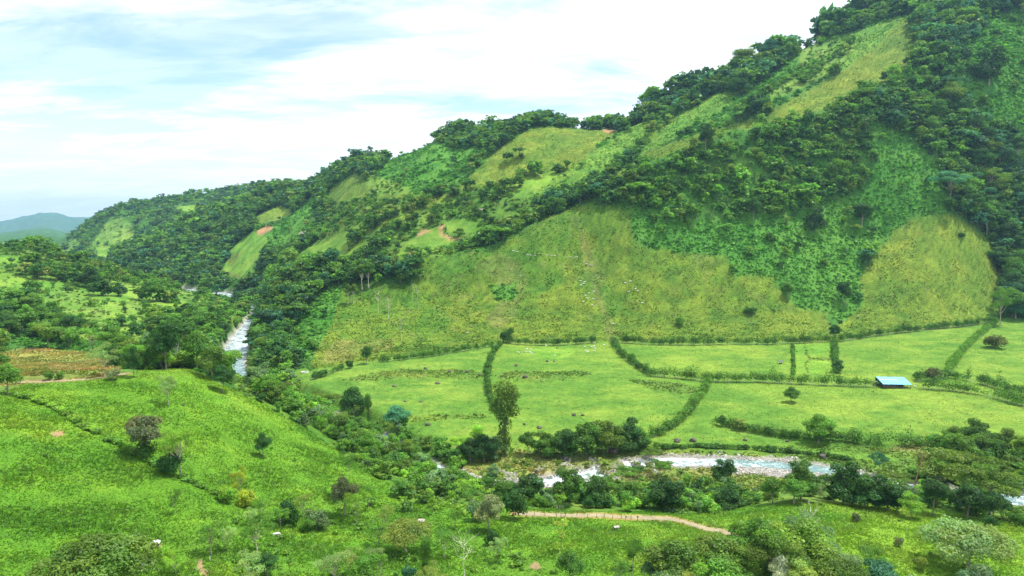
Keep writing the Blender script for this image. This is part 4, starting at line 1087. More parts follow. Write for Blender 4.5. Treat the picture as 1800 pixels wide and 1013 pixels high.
# ------------------------------------------------------------------ the rest of the forest: one mass
def lod_sets(kind, n, size, var):
    out = []
    for v in range(var):
        V, c, L, rr = crown_arrays(kind, hash_seed(kind, v) + 900, n, size); out.append((V.reshape(-1, 4, 3), c.reshape(-1, 4, 3)))
    return out
LOD = [(0, 420, 1500, 1.9), (420, 760, 520, 3.0), (760, 1250, 250, 4.0), (1250, 1800, 100, 5.9), (1800, 9999, 36, 8.8)]
bufV = []; bufC = []; tV = []; tC = []
rest = np.nonzero(~is_ind)[0]
for (lo, hi, n, sm) in LOD:
    for kind in ('broad', 'tall', 'umbrella', 'column', 'airy', 'bushy'):
        s_ = rest[(ty[rest] >= lo) & (ty[rest] < hi) & (kinds[rest] == kind)]
        if len(s_) == 0: continue
        base = LEAVES[kind][1] * (LEAVES[kind][0] / 6500.) ** .5
        sets = lod_sets(kind, n if kind != 'airy' else int(n * .7), base * sm, 5)
        for v, (V, c) in enumerate(sets):
            q = s_[v::5]
            if len(q) == 0: continue
            an = r.uniform(0, 6.28, len(q)); ca, sa = np.cos(an), np.sin(an)
            wd_ = th[q] * r.uniform(.95, 1.45, len(q)) * (0.85 if kind == 'umbrella' else 1)
            x = V[None, :, :, 0] * wd_[:, None, None]; y = V[None, :, :, 1] * wd_[:, None, None]
            W = np.stack([x * ca[:, None, None] - y * sa[:, None, None] + tx[q][:, None, None], x * sa[:, None, None] + y * ca[:, None, None] + ty[q][:, None, None], V[None, :, :, 2] * th[q][:, None, None] + tz[q][:, None, None] - .3], -1)
            bufV.append(W.reshape(-1, 3)); bufC.append((c[None] * tint[q][:, None, None, :]).reshape(-1, 3))
# trunks of the mass: slim four-sided posts
q = rest[(ty[rest] < 1500)]
if len(q):
    hh_ = th[q] * .75; rr_ = th[q] * .013 + .05
    b = np.stack([tx[q], ty[q], tz[q] - 1], 1)
    cs_ = [(1, 0), (0, 1), (-1, 0), (0, -1)]
    tone = r.uniform(.5, 1.5, len(q))
    pv = []
    for k_ in range(4):
        a0, a1 = cs_[k_], cs_[(k_ + 1) % 4]
        v = np.stack([b + np.stack([rr_ * a0[0], rr_ * a0[1], 0 * rr_], 1), b + np.stack([rr_ * a1[0], rr_ * a1[1], 0 * rr_], 1),
                      b + np.stack([rr_ * a1[0] * .5, rr_ * a1[1] * .5, hh_], 1), b + np.stack([rr_ * a0[0] * .5, rr_ * a0[1] * .5, hh_], 1)], 1)
        bufV.append(v.reshape(-1, 3)); bufC.append(np.repeat(tone[:, None] * np.array([[.24, .21, .17]]), 4, 0))
FV = np.vstack(bufV); FC = np.vstack(bufC)
forest = mesh_obj('forest', FV, np.arange(len(FV)).reshape(-1, 4), M_leaf, None, FC)
tag(forest, 'dense green rainforest covering the ridges and gullies of the hills', 'forest', kind='stuff')
print("TREES", NT_, "forest quads", len(FV)//4, "ind", len(ind), "farthest", float(ty[ind].max()))

# ------------------------------------------------------------------ shrubs and undergrowth
bd = bushD[reg] * np.where(GY > 1900, 0, 1.0) * np.where(GY > 1300, .5, 1) * np.clip(steep, 1, 1.6)
bn_ = fbm(GX, GY, 22, 3, 601)
bd = bd * np.where(reg == CI['vine'], sstep(-1.8, -.2, bn_), sstep(-0.8, 0.3, bn_) * 1.5)
for k_ in (0, 1): bd[seg_dist(GX, GY, ROADP[k_][::4, :2])[0] < 3.6] = 0
bx, by, br_, bpx, bpy_ = scatter(bd, 105000, lambda y: np.where(y < 450, 1.4, np.where(y < 1000, 1.8, 2.8)), 91)
NB = len(bx); bz = gz(bx, by)
bh = r.uniform(.7, 2.2, NB) * np.where(by > 1000, 1.6, 1) * np.where(r.random(NB) < .12, 1.7, 1)
isg = np.isin(br_, [CI['lush'], CI['lush2'], CI['rough'], CI['dry'], CI['roughg'], CI['slope'], CI['bright'], CI['field'], CI['cut'], CI['cane'], CI['weedy']])
bh = np.where(isg, np.minimum(bh * .62, 1.6), bh) * np.where(br_ == CI['weedy'], .55, 1)
btint = np.empty((NB, 3))
bpal = {'vine': [(.095,.30,.032), (.12,.34,.036), (.070,.22,.028), (.14,.36,.038)], 'slopeb': [(.08,.25,.030), (.10,.29,.034)], 'slope': [(.11,.29,.030), (.08,.23,.02)],
        'forest': [T['mid'], T['deep'], T['fresh']], 'wood': [T['mid'], T['fresh'], T['olive']], 'open': [T['mid'], T['fresh'], T['olive']], 'weedy': [(.13,.24,.03), (.16,.26,.05)], 'mixed': [(.095,.30,.032), (.12,.34,.036), (.070,.22,.028)], 'meadow': [T['fresh'], T['bright'], T['mid']], 'copse': [T['olive'], T['fresh'], T['grey']],
        'scrub': [T['mid'], T['fresh'], T['olive'], T['bright'], T['grey']], 'bar': [T['olive'], T['fresh'], T['gold']],
        'rough': [(.09,.19,.026), (.13,.20,.03), (.06,.15,.02)], 'roughg': [(.07,.19,.024), (.09,.20,.026)], 'cane': [(.20,.27,.06), T['mid']], 'cut': [(.2,.22,.07), (.09,.2,.03)]}
for nm in CN:
    s_ = np.nonzero(br_ == CI[nm])[0]
    P_ = np.array(bpal.get(nm, [(.085,.20,.022), (.11,.25,.026)])); btint[s_] = P_[r.integers(0, len(P_), len(s_))]
btint *= r.uniform(.8, 1.2, (NB, 1))
bvis = grid_at(VIS.astype(float), bx, by) > 0.4
bsz = np.where(bvis & (bpx > 0) & (bpx < 1800) & (bpy_ < 1010) & np.isin(br_, [CI[c] for c in ('lush', 'lush2', 'bar', 'open', 'rough', 'scrub', 'cane', 'bright')]), bh / by, 0)
bo = np.argsort(-bsz)[:70]; b_ind = np.zeros(NB, bool); b_ind[bo] = True
BPL = dict(lush='on the left and lower grass fields', lush2='on the lower meadow', bar='on the gravelly river islet', open='on the scrubby hillside', rough='on the grassy hill face', scrub='in the river bank scrub', cane='by the cane field', bright='on the bright green field')
bcount = defaultdict(int)
def bush_label(nm, side):
    bcount[(nm, side)] += 1
    return f"{ORDW[bcount[(nm, side)] - 1]} small shrub from the left {BPL[nm]}, {side}"
for i in bo[np.argsort(bpx[bo])]:
    nm = CN[br_[i]]
    side = 'at the left' if bpx[i] < 450 else ('left of centre' if bpx[i] < 900 else ('right of centre' if bpx[i] < 1350 else 'at the right'))
    plant('bush', 'shrub', int(r.integers(0, 8)), bx[i], by[i], bh[i] * 1.15, btint[i], bush_label(nm, side), 'bush', f"small shrubs {BPL[nm]}, {side}", .8)
bufV = []; bufC = []
for (lo, hi, n, sz) in ((0, 420, 60, .19), (420, 800, 26, .30), (800, 4000, 11, .48)):
    V, c, L, rr = crown_arrays('shrub', 5, n * 6, sz); V = V.reshape(6, n * 4, 3); c = c.reshape(6, n * 4, 3)
    s_ = np.nonzero((by >= lo) & (by < hi) & ~b_ind)[0]
    for v in range(6):
        q = s_[v::6]
        if len(q) == 0: continue
        an = r.uniform(0, 6.28, len(q)); ca, sa = np.cos(an)[:, None], np.sin(an)[:, None]; wd_ = (bh[q] * r.uniform(.8, 1.5, len(q)))[:, None]
        x = V[v][None, :, 0] * wd_; y = V[v][None, :, 1] * wd_
        W = np.stack([x * ca - y * sa + bx[q][:, None], x * sa + y * ca + by[q][:, None], V[v][None, :, 2] * bh[q][:, None] + bz[q][:, None] - .1], -1)
        bufV.append(W.reshape(-1, 3)); bufC.append((c[v][None] * btint[q][:, None, :]).reshape(-1, 3))
UV_ = np.vstack(bufV); UC = np.vstack(bufC)
under = mesh_obj('undergrowth', UV_, np.arange(len(UV_)).reshape(-1, 4), M_leaf, None, UC)
tag(under, 'leafy climbers and low undergrowth covering the slopes and river banks', 'undergrowth', kind='stuff')
print('BUSHES', NB, 'quads', len(UV_) // 4)

# ------------------------------------------------------------------ grass tufts
def tufts(maskreg, ymin, ymax, count, hgt, wid, seed, blades=3, hide_px=True):
    r_ = np.random.default_rng(seed)
    wgt = np.isin(reg, [CI[c] for c in maskreg]) * cell * inview * (GY > ymin) * (GY < ymax) * (slope_t >= runmax - .006) * (RIVD > 2) / GY ** 1.2
    cs = np.cumsum(wgt.ravel()); pick = np.clip(np.searchsorted(cs, r_.random(count) * cs[-1]), 0, NA * NY - 1); i, j = np.divmod(pick, NY)
    y = gy[j] * np.exp(r_.uniform(-.5, .5, count) * (gl[1] - gl[0])); x = (ga[i] + r_.uniform(-.5, .5, count) * (ga[1] - ga[0])) * y
    z = gz(x, y); base = GC[i, j] * r_.uniform(.96, 1.09, (count, 1)) * np.stack([r_.uniform(.85, 1.3, count), np.ones(count), r_.uniform(.8, 1.1, count)], 1)
    h_ = hgt * r_.uniform(.5, 1.5, count) * np.clip(.75 + .5 * fbm(x, y, 11, 2, 701), .3, 1.6); V = []
    for b in range(blades):
        an = r_.uniform(0, math.pi, count); dx, dy = np.cos(an) * wid, np.sin(an) * wid; lx, ly = r_.normal(0, .9, count) * h_, r_.normal(0, .9, count) * h_
        V.append(np.stack([np.stack([x - dx, y - dy, z - .08], 1), np.stack([x + dx, y + dy, z - .08], 1), np.stack([x + lx, y + ly, z + h_], 1)], 1))
    V = np.stack(V, 1).reshape(-1, 3); C = np.repeat(np.clip(base, 0, 1), 3 * blades, 0)
    return V, C
gv1, gc1 = tufts(['lush', 'lush2', 'bright', 'cane', 'meadow', 'copse'], 120, 420, 150000, .55, .17, 801)
gv2, gc2 = tufts(['rough', 'roughg', 'dry', 'cut', 'slope', 'bar', 'cane', 'slopeb', 'weedy'], 300, 1300, 75000, .7, .6, 802)
gv3, gc3 = tufts(['field', 'bright'], 300, 900, 30000, .28, .35, 803)
gc3 = gc3 * np.array([.92, .86, .9])
GV = np.vstack([gv1, gv2, gv3]); GCc = np.vstack([gc1, gc2, gc3])
grass = mesh_obj('grass', GV, np.arange(len(GV)).reshape(-1, 3), M_leaf, None, GCc, False, 3)
tag(grass, 'tall green grass tufts of the fields and grazed slopes', 'grass', kind='stuff')
# ------------------------------------------------------------------ plain materials
def mat(name, c, rough=.8, noise=.25, scale=2.0, metal=0.0, spec=.3):
    m = bpy.data.materials.new(name); m.use_nodes = True; t = NT(m.node_tree)
    pos = t.n('ShaderNodeTexCoord').outputs['Object']
    nz = t.ramp(t.noise(pos, scale, 5, .65), .3, .7, 1 - noise, 1 + noise)
    v = t.n('ShaderNodeCombineXYZ', X=nz, Y=nz, Z=nz).outputs[0]
    bs = t.n('ShaderNodeBsdfPrincipled', Base__Color=t.mix(1.0, c4(c), v, 'MULTIPLY'), Roughness=rough, Metallic=metal)
    bs.inputs['Specular IOR Level'].default_value = spec
    t.n('ShaderNodeOutputMaterial', Surface=bs.outputs[0]); return m
M_blue = mat('blue_roof_sheet', (.22, .54, .72), .5, .2, .5); M_ridge = mat('pink_ridge_cap', (.72, .50, .50), .6, .2)
M_wood = mat('weathered_wood', (.17, .13, .10), .9, .4, 1.5); M_dark = mat('dark_boards', (.045, .04, .038), .9, .3)
M_white = mat('white_sheet', (.80, .80, .78), .5, .08); M_rock = mat('river_rock', (.12, .105, .08), .9, .45, .8)
M_stone = mat('pale_stone', (.42, .39, .34), .9, .4, .6); M_dirt = mat('packed_dirt', (.31, .26, .15), .95, .2, .35)
M_cow = mat('white_hide', (.78, .74, .68), .8, .08); M_grayroof = mat('dark_grey_sheet', (.10, .11, .13), .6, .2)
M_pink = mat('faded_tin', (.50, .38, .36), .7, .25); M_bluep = mat('blue_panel', (.06, .25, .40), .6, .1)
M_post = mat('post_wood', (.20, .15, .10), .9, .3); M_log = mat('bleached_wood', (.68, .64, .56), .9, .2)

def box(x0, x1, y0, y1, z0, z1):
    V = np.array([(x, y, z) for z in (z0, z1) for x, y in ((x0, y0), (x1, y0), (x1, y1), (x0, y1))], float)
    return V, np.array([(3, 2, 1, 0), (4, 5, 6, 7), (0, 1, 5, 4), (1, 2, 6, 5), (2, 3, 7, 6), (3, 0, 4, 7)])
def bobj(name, parts, m, parent=None, smooth=False):
    V, F = join(parts); return mesh_obj(name, V, F, m, parent, None, smooth)
def root(name, px, py, rot, label, cat, group=None, dz=0.0, scale=1.0):
    p = hit(px, py); e = bpy.data.objects.new(name, None); COL.objects.link(e); e.location = (p[0], p[1], p[2] + dz)
    e.rotation_euler = (0, 0, rot); e.scale = (scale,) * 3; tag(e, label, cat, group); return e, p

# ------------------------------------------------------------------ barn
b, p = root('barn', 1569, 679, R(-4.5), 'long open-sided barn with light blue metal roof beside the hedge', 'barn')
W, D, E, Hh = 9.4, 7.0, 3.0, 5.7
def roof_sheet(y0, z0, y1, z1, hw, th=.06, nx=90):
    V = []; F = []
    for k in range(nx + 1):
        x = -hw + 2 * hw * k / nx; c = .045 * (1 if k % 2 else -1)
        V += [(x, y0, z0 + c), (x, y1, z1 + c), (x, y0, z0 + c - th), (x, y1, z1 + c - th)]
        if k:
            o = (k - 1) * 4; F += [(o, o + 4, o + 5, o + 1), (o + 2, o + 3, o + 7, o + 6), (o, o + 2, o + 6, o + 4), (o + 1, o + 5, o + 7, o + 3)]
    return np.array(V, float), np.array(F)
rf = bobj('roof', [roof_sheet(-D - .5, E, 5, Hh, W + .5), roof_sheet(5, Hh, 8.2, 4.7, W + .5)], M_blue, b)
bobj('ridge_cap', [box(-W, W * .35, -.45, .45, 4.50, 4.86)], M_ridge, rf)
for yy in (-D, D):
    for k in range(9):
        x = -W + .15 + (2 * W - .3) * k / 8; bobj('post', [box(x - .12, x + .12, yy - .12, yy + .12, -.6, E - .02 if yy < 0 else 4.95)], M_wood, b)
bobj('wall', [box(-W, W, D - .32, D - .2, 0, 4.6), box(-W - .02, -W + .1, -D + .2, D - .35, 0, E - .15), box(W * .45, W * .45 + .12, -D + .3, D - .4, -.2, E - .2)], M_dark, b)
bobj('rail', [box(-W, W, -D + .14, -D + .24, zz, zz + .18) for zz in (.25, .75, 1.25)], M_wood, b)
bobj('trough', [box(-W * .8, W * .3, -1.0, .2, -.2, .6)], M_stone, b)
bobj('lean_to_roof', [(np.array([(-W - 2.6, 1.2, 2.5), (-W - .55, 1.2, 2.8), (-W - .55, 4.2, 2.9), (-W - 2.6, 4.2, 2.6), (-W - 2.6, 1.2, 2.42), (-W - .55, 1.2, 2.72), (-W - .55, 4.2, 2.82), (-W - 2.6, 4.2, 2.52)], float),
      np.array([(0, 1, 2, 3), (7, 6, 5, 4), (0, 4, 5, 1), (1, 5, 6, 2), (2, 6, 7, 3), (3, 7, 4, 0)]))], M_white, b)
for x in (-W - 2.5,):
    for yy in (1.3, 4.1): bobj('post', [box(x - .08, x + .08, yy - .08, yy + .08, -.5, 2.45)], M_wood, b)

# ------------------------------------------------------------------ other small buildings and shelters
e, p = root('shelter', 1372, 640, R(10), 'small dark grey roofed cattle shelter alone in the pasture', 'shelter')
bobj('roof', [(np.array([(-2, -1.6, 1.9), (2, -1.6, 1.9), (2, 1.6, 2.7), (-2, 1.6, 2.7), (-2, -1.6, 1.8), (2, -1.6, 1.8), (2, 1.6, 2.6), (-2, 1.6, 2.6)], float), box(0, 1, 0, 1, 0, 1)[1])], M_grayroof, e)
for x in (-1.8, 1.8):
    for y in (-1.4, 1.4): bobj('post', [box(x - .07, x + .07, y - .07, y + .07, -.3, 1.85 if y < 0 else 2.5)], M_wood, e)
bobj('trough', [box(-1.3, 1.3, -.4, .4, 0, .7)], M_dark, e)

e, p = root('feed_shelter', 273, 962, R(12), 'white tarp feed shelter over brown frame on the left field', 'shelter')
V = []; F = []
for i in range(9):
    th_ = math.pi * i / 8
    for y in (-.75, .75): V.append((-1.15 * math.cos(th_), y, 1.15 + .5 * math.sin(th_)))
    for y in (-.75, .75): V.append((-1.12 * math.cos(th_), y * .99, 1.10 + .48 * math.sin(th_)))
    if i: o = (i - 1) * 4; F += [(o, o + 4, o + 5, o + 1), (o + 2, o + 3, o + 7, o + 6), (o, o + 2, o + 6, o + 4), (o + 1, o + 5, o + 7, o + 3)]
bobj('tarp', [(np.array(V), np.array(F))], M_white, e)
for x in (-1, 1):
    for y in (-.6, .6): bobj('post', [box(x - .05, x + .05, y - .05, y + .05, -.2, 1.3)], M_wood, e)
bobj('trough', [box(-.9, .9, -.35, .35, .35, .8)], M_wood, e)

e, p = root('hut', 741, 921, R(-8), 'small hut with pinkish tin roof and blue side behind the golden tree', 'hut')
bobj('wall', [box(-.9, .9, -.7, .7, -.2, 1.3)], M_bluep, e)
bobj('roof', [(np.array([(-1.2, -1, 1.25), (1.2, -1, 1.25), (1.2, 0, 1.75), (-1.2, 0, 1.75), (-1.2, -1, 1.17), (1.2, -1, 1.17), (1.2, 0, 1.67), (-1.2, 0, 1.67)], float), box(0, 1, 0, 1, 0, 1)[1]),
   (np.array([(-1.2, 0.002, 1.75), (1.2, 0.002, 1.75), (1.2, 1, 1.25), (-1.2, 1, 1.25), (-1.2, 0.002, 1.67), (1.2, 0.002, 1.67), (1.2, 1, 1.17), (-1.2, 1, 1.17)], float), box(0, 1, 0, 1, 0, 1)[1])], M_pink, e)
bobj('door', [box(-.3, .3, -.74, -.702, -.1, 1.05)], M_dark, e)

e, p = root('salt_feeder', 1083, 932, R(20), 'small covered salt feeder on the meadow below the dirt road', 'feeder')
bobj('roof', [(np.array([(-.95, -.75, 1.15), (.95, -.75, 1.15), (.95, 0, 1.5), (-.95, 0, 1.5), (-.95, -.75, 1.09), (.95, -.75, 1.09), (.95, 0, 1.44), (-.95, 0, 1.44)], float), box(0, 1, 0, 1, 0, 1)[1]),
   (np.array([(-.95, .002, 1.5), (.95, .002, 1.5), (.95, .75, 1.15), (-.95, .75, 1.15), (-.95, .002, 1.44), (.95, .002, 1.44), (.95, .75, 1.09), (-.95, .75, 1.09)], float), box(0, 1, 0, 1, 0, 1)[1])], M_stone, e)
for x in (-.7, .7): bobj('post', [box(x - .06, x + .06, -.06, .06, -.2, 1.4)], M_wood, e)
bobj('trough', [box(-.62, .62, -.28, .28, .3, .62)], M_pink, e)

e, p = root('farmhouse', 843, 372, R(15), 'tiny grey farmhouse among trees on the upper pastures', 'house')
bobj('wall', [box(-4, 4, -3, 3, -1.5, 2.6)], M_wood, e)
bobj('roof', [(np.array([(-4.8, -3.8, 2.4), (4.8, -3.8, 2.4), (4.8, 0, 4.2), (-4.8, 0, 4.2), (-4.8, -3.8, 2.25), (4.8, -3.8, 2.25), (4.8, 0, 4.05), (-4.8, 0, 4.05)], float), box(0, 1, 0, 1, 0, 1)[1]),
   (np.array([(-4.8, .003, 4.2), (4.8, .003, 4.2), (4.8, 3.8, 2.4), (-4.8, 3.8, 2.4), (-4.8, .003, 4.05), (4.8, .003, 4.05), (4.8, 3.8, 2.25), (-4.8, 3.8, 2.25)], float), box(0, 1, 0, 1, 0, 1)[1])], M_pink, e)
bobj('door', [box(-.5, .5, -3.06, -3.003, -.2, 1.9)], M_dark, e)
for x in (-2.4, 2.4): bobj('window', [box(x - .6, x + .6, -3.05, -3.003, .6, 1.6)], M_dark, e)

e, p = root('ring_trough', 536, 655, 0, 'pale ring-shaped trough lying at the left tip of the pasture', 'trough')
V = []; F = []; ns = 28
for k in range(ns):
    a = 2 * math.pi * k / ns; ca, sa = math.cos(a), math.sin(a)
    for rr_, zz_ in ((2.7, -.1), (2.75, .75), (2.35, .75), (2.3, -.05)): V.append((rr_ * ca, rr_ * sa, zz_ * (1 + .25 * math.sin(a * 3))))
    o = k * 4; n_ = ((k + 1) % ns) * 4
    for s_ in range(4): F.append((o + s_, n_ + s_, n_ + (s_ + 1) % 4, o + (s_ + 1) % 4))
bobj('wall', [(np.array(V), np.array(F))], M_white, e)
e, p = root('marker_post', 369, 986, 0, 'white marker post with blue cap in the grass at lower left', 'post')
bobj('post', [box(-.09, .09, -.09, .09, -.2, 1.25)], M_white, e); bobj('cap', [box(-.11, .11, -.11, .11, 1.252, 1.4)], M_bluep, e)

# ------------------------------------------------------------------ roads
def ribbon(name, C, half, m):
    tn = np.gradient(C[:, :2], axis=0); tn /= np.linalg.norm(tn, axis=1)[:, None]; nr_ = np.stack([-tn[:, 1], tn[:, 0]], 1)
    K_ = 9; u_ = np.linspace(-1, 1, K_); hw = half * (1 + .22 * fbm(C[:, 0], C[:, 1], 6, 3, 901))[:, None]
    X_ = C[:, None, 0] + nr_[:, None, 0] * u_ * hw; Y_ = C[:, None, 1] + nr_[:, None, 1] * u_ * hw
    Zr = gz(X_, Y_) + .09 - .03 * u_ ** 4
    q_ = np.arange(X_.size).reshape(X_.shape)
    o = mesh_obj(name, np.stack([X_, Y_, Zr], -1).reshape(-1, 3), np.stack([q_[:-1, :-1], q_[1:, :-1], q_[1:, 1:], q_[:-1, 1:]], -1).reshape(-1, 4), m, None, None, True)
    tag(o, kind='structure'); return o
ribbon('dirt_road', ROADP[0], ROADW[0], M_dirt)
ribbon('dirt_path', ROADP[1], ROADW[1], M_dirt)

# ------------------------------------------------------------------ living fences
def hedge(name, pix, hgt, wid, tint, label, posts=True, dens=1.0, gap=0.0, seed=0):
    r_ = np.random.default_rng(1000 + seed)
    P = np.array([hit(a, b) for a, b in pix]); L = np.concatenate([[0], np.cumsum(np.linalg.norm(np.diff(P[:, :2], axis=0), axis=1))])
    n = max(3, int(L[-1] / .95)); s_ = np.sort(r_.uniform(0, L[-1], n))
    x = np.interp(s_, L, P[:, 0]) + r_.normal(0, wid * .24, n); y = np.interp(s_, L, P[:, 1]) + r_.normal(0, wid * .16, n)
    k_ = r_.random(n) > gap + .10 * sstep(.25, .7, fbm(s_, s_ * 0 + seed * 3.1, 9, 2, 8)); x, y, s_ = x[k_], y[k_], s_[k_]; n = len(x); z = gz(x, y)
    hv = hgt * r_.uniform(.6, 1.2, n) * (1 + .2 * fbm(s_, s_ * 0 + seed, 14, 2, 5)) * np.where(r_.random(n) < .05, 1.6, 1)
    wv = wid * .5 * r_.uniform(.55, 1.3, n)
    hv = hv * 1.5; wv = wv * 1.3
    lob = [(x[i] - x[0], y[i] - y[0], z[i] - z[0] + hv[i] * .58, wv[i], wv[i], hv[i] * .44) for i in range(n)]
    V, c = lobes_to_leaves(lob, int(n * 75 * dens), .42, r_, up=-.6, tonevar=.36)
    e = bpy.data.objects.new(name, None); COL.objects.link(e); e.location = (x[0], y[0], z[0]); tag(e, label, 'hedge', 'hedges between the pastures')
    o = mesh_obj('foliage', V, np.arange(len(V)).reshape(-1, 4), M_leaf, e, c * np.array(tint))
    if posts:
        pp = []
        off_ = wid * .28
        for q_ in np.arange(0, L[-1], 1.7):
            X_, Y_ = np.interp(q_, L, P[:, 0]), np.interp(q_, L, P[:, 1]) - off_; Z_ = float(gz(X_, Y_)); rr_ = .09
            pp.append(box(X_ - x[0] - rr_, X_ - x[0] + rr_, Y_ - y[0] - rr_, Y_ - y[0] + rr_, Z_ - z[0] - .4, Z_ - z[0] + hgt * .55))
        ob = bobj('stems', pp, M_log, e); ob['kind'] = 'stuff'
    return e
hg = T['fresh']; hd = (.082, .200, .024); hl = (.115, .260, .030)
hedge('hedge', [(548,668),(575,660),(602,650)], 3.6, 3.4, hd, 'short dense hedge at the left tip of the flat pasture', seed=1)
hedge('hedge', [(668,637),(700,634),(760,627),(820,617),(866,609)], 3.4, 2.6, hl, 'thin rising hedge on the upper left edge of the pasture', seed=2)
hedge('hedge', [(880,606),(866,625),(858,645),(856,675),(862,705),(872,725)], 3.4, 3.0, hd, 'hedge running down behind the very tall central tree', seed=3)
hedge('hedge', [(893,604),(930,607),(975,608),(1020,605),(1047,603)], 4.6, 4.0, hd, 'straight hedge at the hill foot above the white cattle', seed=4)
hedge('hedge', [(1078,600),(1086,618),(1104,634),(1125,650),(1145,661)], 3.8, 3.8, hd, 'thick slanting hedge right of the white cattle pasture', seed=5)
hedge('hedge', [(1145,662),(1200,666),(1240,671),(1300,672),(1390,675),(1460,678),(1536,680)], 4.9, 4.4, hl, 'long level hedge ending at the blue-roofed barn', seed=6)
hedge('hedge', [(1246,676),(1232,695),(1215,720),(1185,750),(1155,766),(1135,772)], 3.2, 3.8, hl, 'curved hedge descending from the long hedge to the river', seed=7)
hedge('hedge', [(1092,603),(1140,606),(1200,607),(1280,606),(1350,606),(1400,604),(1460,602)], 4.8, 4.2, hd, 'hill foot hedge above the middle right pasture', seed=8)
hedge('hedge', [(1393,608),(1394,630),(1395,660)], 2.4, 2.2, hl, 'thin sparse hedge left of the bright garden plots', posts=False, gap=.3, seed=9)
hedge('hedge', [(1466,602),(1466,620),(1468,640),(1473,658)], 4.0, 3.4, hd, 'tall short hedge right of the bright garden plots', posts=False, seed=10)
hedge('hedge', [(1478,601),(1520,594),(1560,589),(1600,584),(1640,579),(1690,575),(1745,566)], 4.6, 4.0, hd, 'hill foot hedge rising to the right corner', gap=.08, seed=11)
hedge('hedge', [(1752,568),(1730,585),(1706,604),(1685,628),(1666,655)], 3.8, 3.8, hg, 'thick slanting hedge between the two far right pastures', seed=12)
hedge('hedge', [(1618,684),(1660,686),(1710,692),(1760,703),(1800,715),(1880,740),(1960,765)], 4.8, 5.2, hl, 'front hedge of the double row right of the barn', seed=13)
hedge('hedge', [(1612,672),(1670,664),(1720,674),(1770,688),(1820,702),(1900,726)], 4.6, 4.6, hd, 'back hedge of the double row right of the barn', seed=14)
hedge('hedge', [(1740,562),(1780,556),(1850,548),(1950,545)], 4.6, 5.0, hd, 'dark hedge at the hill foot by the right edge', posts=False, seed=15)
hedge('hedge', [(28,698),(55,702),(90,714),(125,735),(150,752),(170,762)], 1.2, 2.6, T['bright'], 'yellow-green bush line crossing the left field, upper part', posts=False, dens=1.6, seed=16)
hedge('hedge', [(176,766),(200,778),(228,792),(250,806),(285,828),(330,846),(375,866),(395,884)], 1.0, 2.2, T['fresh'], 'scrubby gully line between the brown and yellow bushes', posts=False, dens=1.4, gap=.15, seed=17)
hedge('hedge', [(1254,745),(1290,750),(1330,760),(1380,768),(1430,772),(1480,776),(1540,782)], 2.8, 4.0, T['mid'], 'ragged scrub line above the river on the right pasture', posts=False, gap=.12, seed=18)
hedge('hedge', [(1480,776),(1530,780),(1580,783),(1650,788),(1700,800),(1790,815)], 4.6, 7.0, T['mid'], 'dense thicket line along the river bank at right', posts=False, seed=19)
hedge('hedge', [(1140,791),(1190,787),(1260,788),(1330,792),(1400,797),(1450,803),(1500,812)], 1.6, 2.6, hd, 'low grassy bank hedge along the far side of the rapids', posts=False, seed=20)

